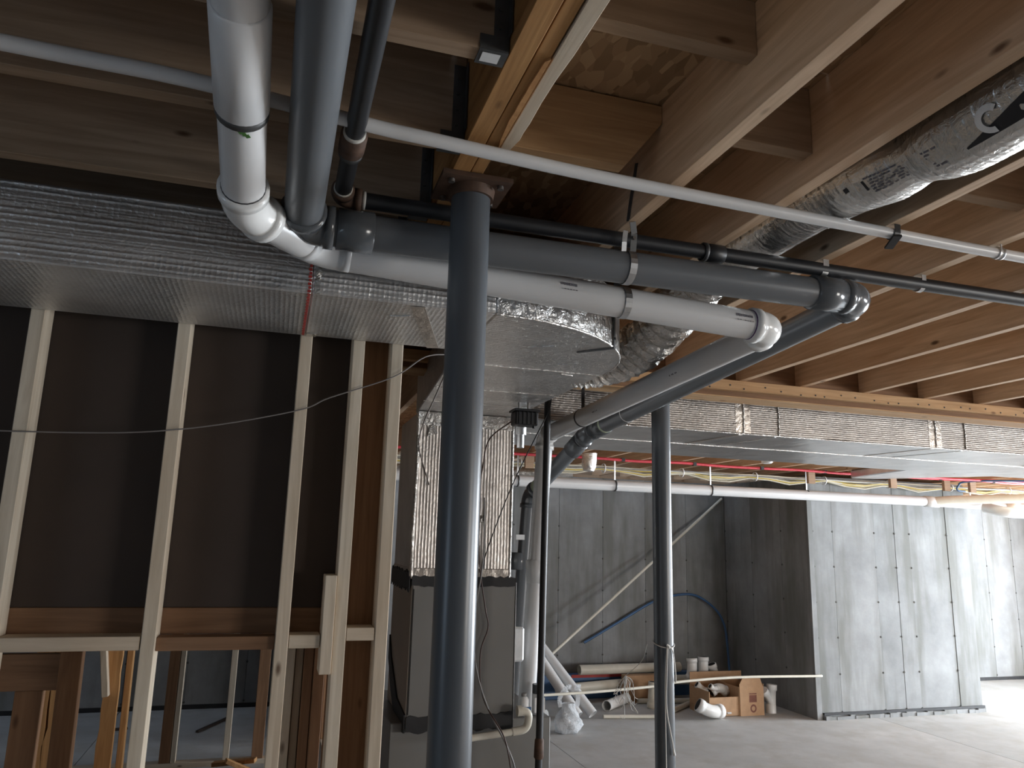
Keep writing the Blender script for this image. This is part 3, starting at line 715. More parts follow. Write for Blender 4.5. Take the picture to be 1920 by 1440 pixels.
# wide trunk duct behind the header beam
t = thing('trunk_duct', 'wide flat foil trunk duct below the header beam at the right', 'duct', (5, 4.4, 2.49))
TX = [1.19, 2.62, 4.03, 5.45, 6.9, 8.3]
for i in range(5):
    q = MB()
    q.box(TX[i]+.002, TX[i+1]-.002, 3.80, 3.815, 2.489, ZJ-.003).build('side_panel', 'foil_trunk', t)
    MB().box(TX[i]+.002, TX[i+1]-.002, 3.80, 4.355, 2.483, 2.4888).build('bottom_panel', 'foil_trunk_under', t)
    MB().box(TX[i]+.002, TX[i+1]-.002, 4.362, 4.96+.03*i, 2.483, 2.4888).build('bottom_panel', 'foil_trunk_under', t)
    MB().box(TX[i+1]-.10, TX[i+1]+.0, 3.7985, 3.8, 2.487, ZJ-.01).build('foil_tape', 'foil_tape', t)
    MB().tube([(TX[i+1]-.05, 3.797, 2.485), (TX[i+1]-.045, 3.797, 2.60), (TX[i+1]-.05, 3.797, ZJ-.01)], .006, 6).build('tape_fold', 'foil_crumpled', t)
    MB().tube([(TX[i+1]+.19, 3.797, 2.485), (TX[i+1]+.195, 3.797, 2.60), (TX[i+1]+.19, 3.797, ZJ-.01)], .005, 6).build('tape_fold', 'foil_crumpled', t)
    MB().obox((TX[i+1]-.05, 3.83, 2.4815), (TX[i+1]-.12, 4.33, 2.4815), .03, .002).build('tape_fold', 'foil_tape', t)
    MB().obox((TX[i+1]+.19, 3.83, 2.4815), (TX[i+1]+.10, 4.33, 2.4815), .014, .002).build('tape_fold', 'foil_crumpled', t)
MB().box(TX[0], TX[-1], 4.96, 4.975, 2.489, ZJ-.003).build('side_panel', 'foil_trunk', t)
MB().tube([(x, 4.358+.004*math.sin(x*7), 2.482) for x in [TX[0]+.15*i for i in range(47)]], .0035, 7, jit=.3).build('center_seam', 'foil_crumpled', t)
MB().tube([(x, 3.799, 2.484) for x in [TX[0]+.1*i for i in range(71)]], .0045, 7, jit=.4).build('edge_seam', 'foil_crumpled', t)

# ================================================================== plenum and furnace
t = thing('supply_plenum', 'upright foil-wrapped plenum box standing on the grey furnace', 'plenum', (.9, 4.02, 1.65))
MB().box(.655, 1.152, 3.752, 4.30, 1.652, 2.469).build('plenum_box', 'foil_plenum', t, .004)
MB().box(.652, 1.155, 3.749, 4.303, 1.648, 1.70).build('foil_cuff', 'foil_tape', t, .003)
MB().tube([(.655, 3.751, 1.66), (.652, 3.748, 1.9), (.657, 3.750, 2.2), (.653, 3.748, 2.46)], .010, 7, jit=.15).build('corner_seam', 'foil_crumpled', t)
MB().tube([(1.152, 3.751, 1.66), (1.153, 3.750, 2.0), (1.152, 3.750, 2.46)], .006, 7, jit=.1).build('corner_seam', 'foil_crumpled', t)
MB().box(.652, 1.155, 3.748, 3.7505, 2.40, 2.468).build('foil_cuff', 'foil_crumpled', t)
for (x, z, s_) in ((.70, 2.34, .05), (.985, 1.92, .03)):
    MB().prism([(x, z), (x+s_, z+.02), (x+s_*.6, z+s_*1.4), (x+.01, z+s_*.9)], 1, 3.742, 3.7485).build('torn_flap', 'foil_crumpled', t)
t = thing('furnace', 'grey metal furnace cabinet with ragged black sealing tape', 'furnace', (.93, 4.05, 0))
MB().box(.665, 1.188, 3.755, 4.35, .99, 1.648).build('cabinet', 'furnace_paint', t, .004)
MB().box(.60, 1.40, 3.80, 4.6, 0, .985).build('return_base', 'furnace_paint', t, .004)
MB().box(.663, .6648, 3.758, 4.347, .99, 1.63).build('side_panel', 'furnace_side_reflection', t)  # thin overlay carrying the painted reflection
MB().box(1.1885, 1.1915, 3.752, 3.80, .99, 1.635).build('door_edge', 'galvanized', t)
def ragged(p0, p1, z0, z1, amp, thick, axis, h, steps=26):
    P = []
    for k in range(steps+1): P.append((p0+(p1-p0)*k/steps, z0+random.uniform(-amp, amp*.4)))
    for k in range(steps, -1, -1): P.append((p0+(p1-p0)*k/steps, z1+random.uniform(-amp*.4, amp)))
    return MB().prism(P, axis, h, h+thick)
ragged(.660, 1.185, 1.615, 1.66, .008, .005, 1, 3.747).build('sealing_tape', 'black_tape', t)
ragged(3.752, 4.34, 1.60, 1.675, .018, .004, 0, .648).build('sealing_tape', 'black_tape', t)
ragged(.665, 1.188, .955, 1.02, .012, .005, 1, 3.749).build('sealing_tape', 'black_tape', t)
MB().prism([(4.34, 1.32), (4.25, 1.22), (4.0, 1.06), (3.755, 1.03), (3.755, .95), (4.0, .93), (4.2, 1.06), (4.34, 1.20)], 0, .655, .6625).build('sealing_tape', 'black_tape', t)
MB().box(.672, .6745, 3.751, 3.7545, 1.03, 1.60).build('panel_seam', 'dark_gap', t)
MB().box(.945, .965, 3.750, 3.7545, 1.035, 1.045).build('latch', 'hanger_steel', t)
# gas drop beside the furnace
t = thing('gas_drop', 'slim black iron gas pipe dropping in front of the white drain beside the furnace', 'pipe', (1.24, 3.5, .5))
MB().tube([(1.251, 3.5, 2.60), (1.237, 3.5, .965)], .0165, 16).build('pipe_length', 'black_iron', t)
MB().tube([(1.237, 3.5, .965), (1.237, 3.5, .955), (1.2355, 3.5, .885), (1.2355, 3.5, .875)], [.0165, .022, .024, .0165], 8).build('coupling', 'rust_brown', t)
MB().tube([(1.2355, 3.5, .876), (1.23, 3.5, .45)], .0165, 16).build('pipe_length', 'black_iron', t)
MB().tube([(1.17, 3.5, .80), (1.235, 3.5, .80)], .028, 14).build('tee', 'black_iron', t)
MB().tube([(1.23, 3.5, .46), (1.23, 3.5, .0)], .0165, 12).build('drip_leg', 'black_iron', t)
# damper motor, sensor can, junction box
t = thing('damper_motor', 'small black ribbed control box hanging under the foil duct', 'control box', (1.07, 3.30, 2.36))
MB().box(1.015, 1.125, 3.27, 3.35, 2.362, 2.425).build('housing', 'black_plastic', t, .005)
MB().box(1.008, 1.132, 3.262, 3.358, 2.425, 2.436).build('rim', 'black_plastic', t, .002)
for i in range(5): MB().box(1.03+.02*i, 1.034+.02*i, 3.266, 3.271, 2.366, 2.423).build('rib', 'black_plastic', t)
MB().box(1.04, 1.05, 3.30, 3.32, 2.436, 2.472).build('post', 'galvanized', t); MB().box(1.085, 1.095, 3.30, 3.32, 2.436, 2.472).build('post', 'galvanized', t)
MB().tube([(1.112, 3.30, 2.362), (1.112, 3.30, 2.352)], .006, 8).build('shaft', 'black_plastic', t)
t = thing('damper_can', 'small shiny metal can under the trunk duct beside the plenum', 'metal can', (1.345, 4.2, 2.37))
MB().tube([(1.335, 4.2, 2.37), (1.335, 4.2, 2.445)], .022, 18).build('body', 'galvanized', t); MB().tube([(1.335, 4.2, 2.445), (1.335, 4.2, 2.482)], .034, 18).build('flange', 'galvanized', t)
t = thing('junction_box', 'white plastic box fixed between the furnace and the white drain', 'junction box', (1.24, 3.9, 1.2))
MB().box(1.192, 1.282, 3.88, 3.92, 1.235, 1.405).build('cover', 'white_plastic', t, .01)
MB().box(1.275, 1.285, 3.90, 3.93, 1.25, 1.39).build('rim', 'white_plastic', t, .003)
# condensate trap
t = thing('condensate_trap', 'cream plastic condensate pipe with a bend, low in front of the furnace', 'pipe', (1.2, 3.68, .9))
q = [(.92, 3.70, .925), (1.245, 3.70, .955), (1.255, 3.70, 1.035), (1.16, 3.70, 1.040)]
MB().tube([q[0], (1.18, 3.70, .948)], .0165, 14).build('pipe_length', 'pvc_cream', t)
MB().tube(rounded([(1.17, 3.70, .947), q[1], q[2], (1.192, 3.70, 1.04)], .035), .019, 14).build('trap_bend', 'pvc_cream', t)
MB().tube([(1.215, 3.70, 1.04), (1.192, 3.70, 1.04)], .025, 14).build('outlet_hub', 'pvc_cream', t)
t = thing('capped_stub', 'white plastic stub with a black rubber cap below the white drain', 'pipe fitting', (1.36, 3.9, .985))
MB().tube([(1.352, 3.86, .986), (1.352, 3.86, 1.085)], .030, 18).build('stub', 'pvc_white', t)
MB().tube([(1.352, 3.86, 1.086), (1.352, 3.86, 1.13)], .0285, 18).build('cap', 'black_plastic', t)
MB().box(1.325, 1.379, 3.826, 3.829, 1.0, 1.07).build('paper_tag', 'label_white', t)
t = thing('taped_fitting', 'small white bottle and paper tag behind the condensate bend', 'bottle', (1.28, 3.86, .985))
MB().tube([(1.275, 3.85, .986), (1.275, 3.85, 1.06), (1.275, 3.85, 1.075)], [.026, .026, .015], 14).build('body', 'white_plastic', t)
MB().tube([(1.275, 3.85, 1.0752), (1.275, 3.85, 1.09)], .014, 12).build('cap', 'grey_cable', t)
MB().box(1.27, 1.305, 3.822, 3.824, .99, 1.03).build('paper_tag', 'blue_pex', t)
# control wires
def wire(label, pts, r, mat, cat='wire', name='control_wire', sub=7):
    o = MB().tube(smooth_path(pts, sub), r, 7).build(name, mat); return tag(o, label, cat, 'thin wires by the furnace')
wire('brown control wire looping down the right side of the plenum front', [(1.02, 3.29, 2.39), (.985, 3.6, 2.33), (.99, 3.735, 2.20), (.975, 3.738, 2.05), (.985, 3.737, 1.8), (1.0, 3.735, 1.66), (1.03, 3.735, 1.5), (1.045, 3.735, 1.42), (1.01, 3.735, 1.3), (1.03, 3.735, 1.1), (1.10, 3.60, .95), (1.14, 3.6, .80), (1.18, 3.6, .70)], .0035, 'brown_wire')
wire('pale control wire falling from the plenum base across the furnace door', [(1.005, 3.738, 2.05), (1.01, 3.736, 1.8), (1.0, 3.735, 1.66), (.975, 3.735, 1.5), (.975, 3.735, 1.35), (1.0, 3.735, 1.2), (1.05, 3.70, 1.05), (1.12, 3.60, .90), (1.16, 3.6, .78), (1.15, 3.6, .6)], .004, 'grey_cable')
wire('grey wire hanging beside the near column in front of the furnace', [(.88, 3.72, 1.42), (.90, 3.72, 1.3), (.92, 3.70, 1.1), (.95, 3.66, .85), (.98, 3.62, .5)], .004, 'grey_cable')
wire('dark wire slanting from the trunk duct to the plenum front', [(1.245, 3.42, 2.56), (1.24, 3.45, 2.47), (1.20, 3.5, 2.36), (1.11, 3.62, 2.10), (1.03, 3.735, 1.80), (1.01, 3.735, 1.70)], .0028, 'black_plastic')
wire('pale thin line strung across the upper studs to the duct', [(-1.3, 2.45, 2.10), (-.613, 2.448, 2.115), (-.28, 2.447, 2.147), (.036, 2.447, 2.225), (.137, 2.447, 2.275), (.335, 2.447, 2.36), (.44, 2.455, 2.44), (.54, 2.50, 2.468)], .0022, 'clear_string', name='strung_line')
wire('second pale line hanging beside the plenum corner', [(.56, 2.62, 2.468), (.59, 3.0, 2.42), (.63, 3.5, 2.36), (.66, 3.735, 2.28), (.72, 3.74, 2.10)], .003, 'clear_string', name='strung_line')

# ================================================================== things under the far ceiling
t = thing('far_drain_pipe', 'long white plastic drain pipe hung along the far concrete wall', 'pipe', (5, 7.2, 2.34))
MB().tube([(.70, 7.23, 2.418), (5.6, 7.2, 2.410)], .055, 20).build('pipe_length', 'pvc_white', t)
MB().tube([(5.6, 7.2, 2.410), (7.36, 7.2, 2.408)], .0552, 20).build('pipe_length', 'pvc_white', t)
MB().tube([(7.30, 7.2, 2.408), (7.302, 7.2, 2.408), (7.50, 7.2, 2.404), (7.502, 7.2, 2.404)], [.055, .064, .064, .055], 20).build('wye_hub', 'pvc_white_fitting', t)
MB().tube([(7.40, 7.2, 2.405), (10.4, 7.2, 2.37)], .055, 20).build('pipe_length', 'pvc_white', t)
MB().tube([(7.42, 7.19, 2.41), (7.62, 7.08, 2.43), (9.2, 6.25, 2.50), (10.6, 5.5, 2.56)], .052, 20).build('branch_pipe', 'pvc_cream', t)
MB().tube(rounded([(8.1, 7.1, 2.36), (8.1, 6.85, 2.30), (10.4, 6.8, 2.27)], .12), .062, 18).build('lower_branch', 'pvc_white_fitting', t)
MB().tube([(8.5, 7.2, 2.39), (8.5, 7.2, 2.391), (8.72, 7.2, 2.388), (8.721, 7.2, 2.388)], [.055, .068, .068, .055], 18).build('wye_hub', 'pvc_cream', t)
for i, x in enumerate((2.27, 3.32, 4.44, 5.66, 8.0)):
    o = thing('pipe_hanger', ['thin metal hanger on the far white drain beside the furnace', 'thin metal hanger on the far white drain left of the farther column', 'thin metal hanger on the far white drain right of the farther column', 'thin metal hanger on the far white drain above the concrete corner', 'thin metal hanger at the right end of the far white drain'][i], 'pipe hanger', (x, 7.2, 2.35), 'hangers on the far drain')
    ring(o, 'band', (x, 7.205, 2.412), (1, 0, 0), .0575, .018, 'hanger_steel'); MB().box(x-.008, x+.008, 7.197, 7.201, 2.47, ZJ-.001).build('strap_tail', 'galvanized', o)
t = thing('red_water_pipe', 'thin red plastic water pipe running under the far joists', 'pipe', (5, 7.0, 2.64))
MB().tube(smooth_path([(x, 7.05+.01*math.sin(x*3), 2.665+.006*math.sin(x*5)) for x in [.5+.5*i for i in range(22)]], 3), .0145, 9).build('pipe_length', 'red_pex', t)
MB().tube(smooth_path([(x, 6.98+.012*math.sin(x*2+1), 2.668+.005*math.sin(x*4)) for x in [6.2+.4*i for i in range(13)]], 3), .0145, 9).build('pipe_length', 'red_pex', t)
for x in (3.34, 4.16, 4.98, 5.79, 6.6, 7.4, 8.2): MB().box(x-.018, x+.018, 7.03, 7.07, 2.648, 2.683).build('clip', 'black_plastic', t)
t = thing('cable_bundle', 'sagging bundle of yellow and white electrical cables above the far drain', 'cable bundle', (5, 7.4, 2.55))
for k in range(18):
    y0 = 7.35+random.uniform(-.035, .035); z0 = 2.60+random.uniform(-.04, .035); P = []
    for i in range(45):
        x = -2+.26*i; s_ = .5+.5*math.cos(2*math.pi*(x-4.18)/.92)
        a = .25+.75*(1-s_); P.append((x, y0*1.0+(y0-7.35)*a*.4, 2.60+(z0-2.60)*(1.3*a)-.035*(1-s_)+.008*math.sin(x*3+k)))
    MB().tube(P, .0075 if k % 3 else .0085, 5, cap=False).build('cable', ('white_cable', 'white_cable', 'yellow_cable', 'white_cable', 'grey_cable')[k % 5], t)
for i in range(9): ring(t, 'tie_wrap', (2.34+.92*i, 7.35, 2.60), (1, 0, 0), .05, .012, 'label_white', 12)
for i, x in enumerate((2.36, 5.66, 6.78, 7.56, 7.95)):
    o = MB().box(x-.045, x+.045, 7.10, 7.138, 2.535, ZJ-.001).build('wood_block', 'joist_wood_x_shaded', None, .002)
    tag(o, ['small wood block under the far joists beside the white drop pipe', 'small wood block under the far joists above the concrete corner', 'small wood block hanging right of the foil boot', 'small wood block beside the blue wire bend', 'rightmost small wood block under the far joists'][i], 'wood block', 'blocks under the far joists')
t = MB().tube(smooth_path([(9.2, 6.3, 2.66), (8.3, 6.7, 2.66), (7.82, 7.05, 2.655), (7.74, 7.12, 2.60), (7.74, 7.13, 2.55), (7.86, 7.14, 2.545)]), .011, 8).build('blue_wire_bend', 'blue_pex'); tag(t, 'blue and white cable bending down beside the red pipe', 'cable')
t = thing('foil_boot', 'short crumpled foil duct stub hanging above the far white drain', 'duct stub', (3.02, 6.9, 2.5))
MB().tube([(2.91, 6.9, ZJ), (2.91, 6.9, 2.62), (2.905, 6.9, 2.57), (2.90, 6.9, 2.52)], [.075, .072, .07, .055], 16, jit=.06).build('sleeve', 'foil_crumpled', t)
t = thing('far_flex_duct', 'foil flexible duct lying along the top of the far concrete wall', 'duct', (2.4, 7.6, 2.5))
MB().tube(smooth_path([(.5, 8.2, 2.58), (1.4, 8.0, 2.57), (2.2, 7.75, 2.54), (2.75, 7.62, 2.54), (2.98, 7.55, 2.58)], 8), [.08+.004*(i % 2) for i in range(33)], 16).build('sleeve', 'foil_flex', t)
t = thing('foil_scoop', 'flat foil duct offset below the far joists at the right', 'duct', (6.6, 6.3, 2.6))
MB().prism([(5.75, 5.6), (6.9, 5.35), (7.25, 5.6), (6.3, 6.9), (6.05, 6.95)], 2, 2.60, 2.686).build('pan', 'foil_trunk_under', t, .01)
t = thing('ceiling_disc', 'small white round disc under the far joists right of the trunk duct', 'disc', (4.6, 6.4, 2.64))
MB().tube([(4.62, 6.45, ZJ), (4.62, 6.45, 2.655), (4.62, 6.45, 2.645)], [.055, .055, .04], 18).build('dome', 'white_plastic', t)

# ================================================================== far wall leftovers
def rod(name, label, cat, pts, r, mat, hollow=0, grp=None, n=14):
    o = MB().tube(pts, r, n, hollow=hollow).build(name, mat); return tag(o, label, cat, grp)
rod('leaning_rod', 'thin white plastic rod leaning diagonally on the far concrete wall', 'pipe', [(2.42, 8.46, .015), (5.795, 9.13, 2.457)], .017, 'pvc_cream')
rod('leaning_pipe', 'thick white pipe leaning beside the gas drop, left of the pair', 'pipe', [(3.22, 7.90, .05), (2.60, 8.80, 1.16), (2.35, 9.08, 1.56)], .055, 'pvc_white', .005, 'pipes leaning on the far wall', 18)
rod('leaning_pipe', 'thick white pipe leaning beside the gas drop, right of the pair', 'pipe', [(3.40, 7.93, .05), (2.72, 8.85, 1.10), (2.52, 9.08, 1.42)], .055, 'pvc_white', .005, 'pipes leaning on the far wall', 18)
rod('pipe_offcut', 'short open-ended white pipe offcut on the floor pointing at the camera', 'pipe', [(3.70, 8.25, .058), (4.12, 8.62, .058)], .057, 'pvc_white_fitting', .006, 'loose pipes on the floor', 20)
rod('loose_pipe', 'cream pipe lying uppermost along the far wall on the blue board', 'pipe', [(3.62, 8.86, .34), (4.98, 8.90, .34)], .058, 'pvc_cream', .006, 'loose pipes on the floor', 18)
rod('loose_pipe', 'short cream pipe lying behind the brown carton, lower than the uppermost pipe', 'pipe', [(4.55, 8.84, .20), (5.10, 8.84, .20)], .058, 'pvc_cream', .006, 'loose pipes on the floor', 18)
rod('loose_pipe', 'cream pipe lying behind the short offcut', 'pipe', [(3.28, 8.70, .16), (4.20, 8.83, .18)], .055, 'pvc_cream', .006, 'loose pipes on the floor', 18)
rod('loose_pipe', 'slim cream pipe lying on the floor behind the farther column', 'pipe', [(4.24, 8.57, .029), (4.95, 8.47, .029)], .028, 'pvc_cream', .004, 'loose pipes on the floor')
rod('loose_pipe', 'slim yellowish pipe on the floor pointing towards the white elbow', 'pipe', [(4.38, 8.02, .03), (4.80, 8.35, .03)], .028, 'pvc_cream', .004, 'loose pipes on the floor')
rod('loose_pipe', 'thin pale pipe lying flat on the floor left of the farther column', 'pipe', [(3.52, 7.93, .022), (4.25, 7.80, .022)], .020, 'pvc_cream', .003, 'loose pipes on the floor')
tag(MB().tube(smooth_path([(2.05, 7.30, .375), (3.07, 7.36, .383), (3.81, 7.40, .41), (4.1, 7.40, .445), (4.80, 7.40, .474), (5.80, 7.40, .462), (5.86, 7.41, .462)], 5), .0135, 9).build('long_rod', 'pvc_cream'), 'long thin white rod bowed across the junk pile to the concrete corner', 'rod')
tag(MB().tube(smooth_path([(3.78, 9.10, .617), (4.25, 9.10, .86), (4.70, 9.09, 1.095), (5.0, 9.09, 1.18), (5.32, 9.08, 1.19), (5.60, 9.07, 1.03), (5.73, 9.05, .82), (5.74, 9.0, .5), (5.70, 8.9, .1)], 7), .015, 9).build('blue_hose', 'blue_pex'), 'blue plastic tube arching against the far concrete wall', 'tube')
t = thing('blue_board', 'dark blue insulation board lying on edge behind the leaning pipes', 'board', (4.1, 8.95, 0))
MB().box(2.7, 5.3, 8.93, 9.05, 0, .275).build('board', 'blue_pex', t, .006); MB().box(3.55, 4.2, 8.925, 8.93, .24, .275).build('red_edge', 'red_print', t)
# cartons and fittings
t = thing('brown_carton', 'dark brown cardboard carton behind the farther column', 'carton', (4.45, 8.7, 0))
MB().box(4.12, 4.75, 8.64, 8.76, 0, .30).build('body', 'cardboard', t, .004); MB().box(4.12, 4.75, 8.635, 8.64, .15, .165).build('flap_edge', 'print_brown', t)
t = thing('open_carton', 'open cardboard box with a raised flap holding white pipe fittings', 'box', (5.1, 7.95, 0))
q = MB(); MB().box(4.72, 5.08, 7.78, 7.788, 0.0, .20).build('side', 'cardboard', t); MB().box(5.08, 5.088, 7.77, 8.2, 0, .30).build('side', 'cardboard', t)
MB().box(4.72, 5.40, 8.2, 8.208, 0, .40).build('side', 'cardboard', t); MB().box(4.712, 4.72, 7.78, 8.2, 0, .26).build('side', 'cardboard', t)
MB().box(4.72, 5.40, 7.78, 8.2, .001, .006).build('bottom', 'cardboard', t)
MB().prism([(5.09, 0), (5.395, .0), (5.385, .30), (5.35, .40), (5.13, .40), (5.085, .33)], 1, 7.762, 7.769).build('front_flap', 'cardboard', t)
MB().box(5.392, 5.399, 7.77, 8.2, 0, .33).build('side', 'cardboard', t)
MB().box(5.205, 5.30, 7.7612, 7.762, .14, .215).build('print', 'print_brown', t)
MB().box(5.205, 5.30, 7.7612, 7.762, .222, .235).build('print', 'print_brown', t)
q = MB()
for k in range(18):
    a0, a1 = 2*math.pi*k/18, 2*math.pi*(k+1)/18
    f = lambda a, r: (5.255+r*math.cos(a), 7.7614, .075+r*1.1*math.sin(a))
    q.add([f(a0, .022), f(a0, .040), f(a1, .040), f(a1, .022)], [(0, 1, 2, 3)])
q.build('print_ring', 'print_brown', t)
def pvc_elbow(label, p, d1, d2, r=.055, c=.14, name='pipe_elbow', mat='pvc_white_fitting'):
    p = Vector(p); d1 = Vector(d1).normalized(); d2 = Vector(d2).normalized()
    o = thing(name, label, 'pipe fitting', tuple(p), 'loose white pipe fittings')
    fitting(o, 'body', p+d1, p, p+d2, r, mat, c, .38, .002, .009, 18)
    A = p+d1*c; MB().tube([A+d1*.001, A-d1*.02], r-.003, 16).build('mouth', 'dark_gap', o); B = p+d2*c; MB().tube([B+d2*.001, B-d2*.02], r-.003, 16).build('mouth', 'dark_gap', o)
    return o
pvc_elbow('large glossy white elbow lying on the floor left of the open carton', (4.655, 7.66, .078), (-.85, .25, .5), (1, .3, 0), .064, .16)
pvc_elbow('white elbow standing upright on top of the fittings pile, leftmost', (4.86, 8.38, .40), (0, .1, 1), (-.2, .1, -1), .055, .12)
pvc_elbow('white coupling standing upright beside the leftmost upright elbow', (5.02, 8.40, .41), (.03, .05, 1), (0, 0, -1), .055, .12)
pvc_elbow('curved white elbow inside the open carton behind the raised flap', (4.98, 8.02, .27), (-.8, 0, -.5), (.8, -.1, -.5), .05, .12)
pvc_elbow('white elbow at the right of the upright fittings pile', (5.18, 8.42, .33), (-.3, 0, .8), (.5, 0, -.7), .05, .12)
pvc_elbow('white fitting peeking out of the carton, tilted left', (4.78, 8.05, .25), (-.7, .1, .5), (.6, 0, -.4), .03, .07)
pvc_elbow('small white fitting atop the carton rim', (4.86, 7.92, .26), (-.6, 0, .4), (.6, .2, .1), .025, .06)
pvc_elbow('greyish fitting in the shadow left of the carton, upright', (4.30, 8.30, .145), (.1, 0, 1), (0, .1, -1), .055, .14, mat='pvc_cream')
pvc_elbow('greyish fitting in the shadow left of the carton, leaning', (4.50, 8.34, .13), (.35, 0, 1), (-.3, 0, -1), .05, .11, mat='pvc_cream')
t = thing('pipe_wye', 'white wye fitting standing on the floor right of the open carton', 'pipe fitting', (5.56, 7.85, 0), 'loose white pipe fittings')
MB().tube([(5.55, 7.86, 0), (5.55, 7.86, .09), (5.55, 7.86, .0905)], [.056, .056, .05], 20).build('socket', 'pvc_white_fitting', t)
MB().tube([(5.565, 7.87, .088), (5.575, 7.87, .24), (5.575, 7.87, .241), (5.58, 7.87, .30)], [.048, .048, .058, .058], 20).build('run', 'pvc_white_fitting', t)
MB().tube([(5.565, 7.87, .11), (5.475, 7.84, .205), (5.474, 7.8397, .206), (5.435, 7.827, .25)], [.042, .042, .050, .050], 18).build('branch', 'pvc_white_fitting', t)
rod('bolt_stub', 'tiny white plug on the floor beside the glossy elbow', 'plug', [(4.93, 7.78, .035), (4.98, 7.78, .035)], .011, 'pvc_white')
# clear bag with handles
t = thing('plastic_bag', 'clear crinkled plastic bag with handles standing on the floor', 'bag', (2.93, 7.45, 0))
vs, fs = [], []; n, mm = 22, 12
for j in range(mm):
    h = j/(mm-1); rad = .115*(.72+.55*math.sin(math.pi*min(1, h*1.15+.12)))*(1-.25*h)
    for i in range(n):
        a = 2*math.pi*i/n; rr_ = rad*(1+.12*math.sin(5*a+j)+random.uniform(-.07, .07))
        vs.append((2.93+rr_*math.cos(a)*1.05, 7.45+rr_*math.sin(a)*.7, .004+.27*h+random.uniform(-.006, .006)*(0 < j < mm-1)))
fs = [(j*n+i, j*n+(i+1) % n, (j+1)*n+(i+1) % n, (j+1)*n+i) for j in range(mm-1) for i in range(n)]+[tuple(range(n))[::-1]]
MB().add(vs, fs, True).build('body', 'clear_bag', t)
for sx, tx in ((-.085, -.02), (.09, .08)):
    P = smooth_path([(2.93+sx, 7.44, .24), (2.93+sx*1.1, 7.44, .33), (2.93+tx, 7.44, .42), (2.93+tx+.05, 7.45, .42)], 5)
    q = MB()
    for a, b in zip(P[:-1], P[1:]): q.obox(a, b, .045, .004, (0, 1, 0))
    q.build('handle', 'clear_bag', t)
MB().tube([(2.80, 7.75, .08), (2.62, 7.95, .08)], .075, 16).build('contents', 'grey_cable', t)

# ================================================================== framing and scraps seen low through the partition
fw_ = struct('wall_far_framing', (-.6, 7.0, 0))
MB().box(-2.6, .25, 6.98, 7.07, .0, .038).build('bottom_plate', 'stud_wood_x', fw_, .002)
for x0, x1, mt in ((-.712, -.632, 'brown_board_z'), (-.628, -.590, 'stud_wood'), (-.238, -.190, 'stud_wood'), (-.017, .072, 'brown_board_z'), (-1.12, -1.08, 'stud_wood'), (-1.5, -1.46, 'stud_wood')):
    MB().box(x0, x1, 6.98, 7.07, .04, 2.688).build('stud', mt, fw_, .002)
def board(name, label, cat, a, b, wd, th, side, mat, grp='loose framing lumber'):
    return tag(MB().obox(a, b, wd, th, side).build(name, mat, None, .002), label, cat, grp)
board('crossing_board', 'brown board fixed crosswise low behind the leftmost fire block', 'board', (-.95, 2.72, 1.422), (-.545, 2.72, 1.422), .105, .03, (0, 1, 0), 'brown_board_x')
board('upright_plank', 'wide grey-brown plank standing at the lower left corner', 'plank', (-.657, 2.74, .02), (-.657, 2.74, 1.367), .076, .03, (0, 1, 0), 'brown_board_z')
board('upright_plank', 'brown stud standing right of the crosswise board', 'plank', (-.530, 2.70, .01), (-.548, 2.70, 1.51), .06, .04, (0, 1, 0), 'brown_board_z')
q = MB(); P = [(-.745, 4.5)]
def rough(name, label, x0, x1, y, z1, amp, mat, lean=0):
    N = 22; L_ = [(x0+random.uniform(-amp, amp)+lean*i/N, .005+(z1-.005)*i/N) for i in range(N+1)]; R_ = [(x1+random.uniform(-amp*.4, amp*.4)+lean*i/N, .005+(z1-.005)*i/N) for i in range(N, -1, -1)]
    return tag(MB().prism(L_+R_, 1, y, y+.04).build(name, mat), label, 'board', 'loose framing lumber')
rough('rough_post', 'orange rough-edged post seen through the gap left of the second stud', -.748, -.678, 4.5, 1.9, .006, 'orange_rough_board', -.012)
rough('rough_board', 'orange wavy-edged board behind the lower left plank', -.765, -.715, 3.5, 1.5, .010, 'orange_rough_board', -.01)
rough('rough_board', 'orange wavy-edged offcut beside the lower left plank', -.835, -.772, 3.5, 1.5, .008, 'orange_rough_board', 0)
board('thin_stud', 'tan narrow stud right of the orange rough post', 'stud', (-.645, 4.6, .01), (-.668, 4.6, 2.0), .030, .05, (0, 1, 0), 'orange_rough_board')
board('slanted_cleat', 'short pale cleat slanting against the orange rough post', 'cleat', (-.735, 4.475, 1.02), (-.78, 4.475, 1.32), .03, .05, (0, 1, 0), 'stud_wood')
for i, (a, b, lb) in enumerate((((-.30, 6.85, .05), (.02, 6.75, .09), 'flat orange scrap of wood, lowest of the scrap pile'), ((-.20, 6.66, .12), (.0, 6.70, .02), 'orange scrap of wood leaning across the scrap pile'), ((-.12, 6.62, .03), (.10, 6.60, .03), 'short orange scrap at the front of the scrap pile'))):
    board('wood_scrap', lb, 'wood scrap', a, b, .07, .03, (0, 0, 1), 'orange_rough_board', 'wood scraps on the floor')
board('dark_stick', 'dark stick lying on the concrete floor of the back room', 'stick', (-.52, 8.1, .012), (-.26, 8.65, .012), .03, .02, (0, 0, 1), 'dark_panel')
board('dark_stick', 'short dark stick on the floor beside the orange post', 'stick', (-1.35, 8.3, .012), (-1.15, 8.35, .012), .03, .02, (0, 0, 1), 'dark_panel')

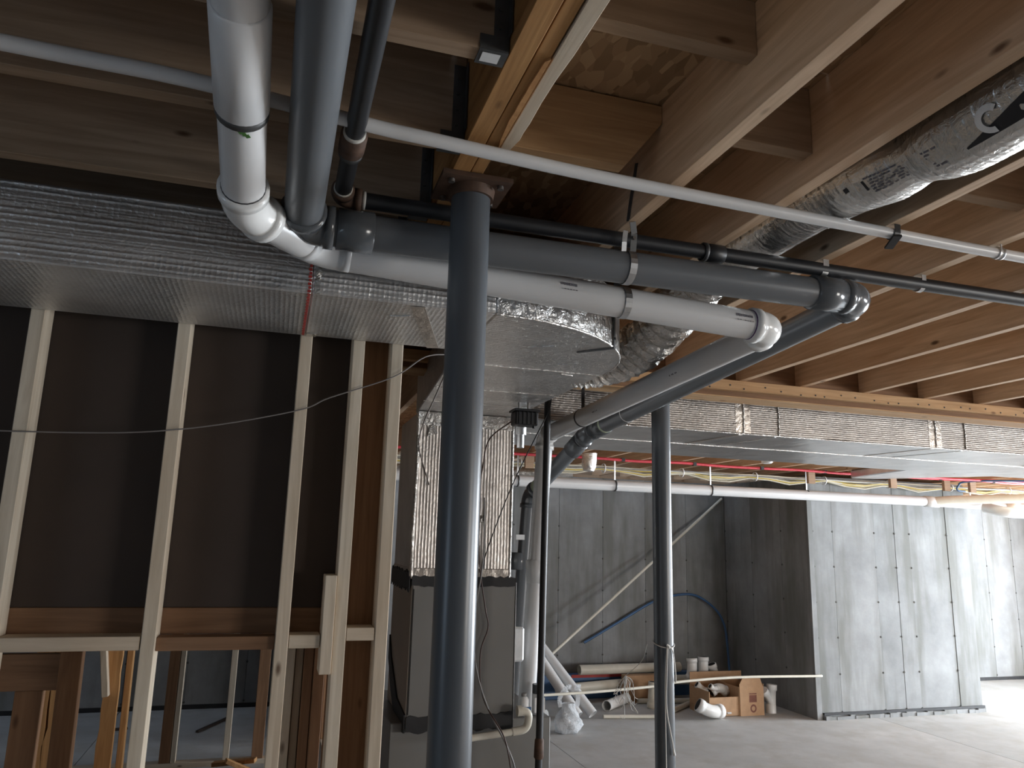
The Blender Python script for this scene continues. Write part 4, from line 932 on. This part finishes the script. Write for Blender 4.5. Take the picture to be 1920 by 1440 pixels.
sf = struct('wall_side_framing', (.60, 6.3, 0))
MB().box(.56, .65, 4.70, 9.14, 0, .038).build('bottom_plate', 'stud_wood_y', sf, .002)
MB().box(.56, .65, 4.70, 9.14, 2.65, 2.688).build('top_plate', 'stud_wood_y', sf, .002)
for i in range(11): MB().box(.56, .65, 4.70+.4*i, 4.738+.4*i, .04, 2.649).build('stud', 'brown_board_z', sf, .002)
MB().box(.6505, .662, 4.70, 6.45, .005, 2.688).build('sheathing_or_light_block', 'dark_panel', sf)  # sheet added to block door light; the gap after it lights the studs
MB().box(.6505, .662, 7.60, 9.138, .005, 2.688).build('sheathing_or_light_block', 'dark_panel', sf)  # second added blocker, keeps the back wall behind the partition dark

# ------------------------------------------------------------------ pieces that belong to a part go under that part
def centre(o):
    c = sum((Vector(v) for v in o.bound_box), Vector())/8
    return c
def under(thing_names, child_names, part_name):
    for o in [x for x in bpy.data.objects if x.parent is None and x.name.split('.')[0] in thing_names]:
        kids = list(o.children); parts = [k for k in kids if k.name.split('.')[0] == part_name]
        if not parts: continue
        for k in kids:
            if k.name.split('.')[0] in child_names:
                c = centre(k)
                def gap(p):
                    bb = [Vector(v) for v in p.bound_box]
                    return sum(max(min(b[i] for b in bb)-c[i], 0, c[i]-max(b[i] for b in bb))**2 for i in range(3))
                k.parent = min(parts, key=gap)
under({'white_drain_pipe', 'grey_drain_pipe'}, {'print', 'primer_or_shade_mark', 'joint_shade_ring', 'clamp_band', 'smear', 'label_band', 'sticker'}, 'pipe_length')
under({'flex_duct'}, {'print', 'print_stripe', 'print_label', 'logo', 'logo_letter'}, 'insulated_sleeve')
under({'damper_motor'}, {'rib', 'rim', 'shaft'}, 'housing')
under({'open_carton'}, {'print', 'print_ring'}, 'front_flap')
under({'furnace'}, {'sealing_tape', 'panel_seam', 'latch', 'door_edge', 'side_panel'}, 'cabinet')
under({'steel_column'}, {'bolt'}, 'cap_plate')
under({'supply_duct'}, {'red_seam'}, 'duct_section')
under({'header_beam'}, {'nail'}, 'ledger')
under({'laminated_beam'}, {'splinter', 'gap'}, 'ply')
under({'supply_plenum'}, {'foil_cuff', 'corner_seam', 'torn_flap'}, 'plenum_box')
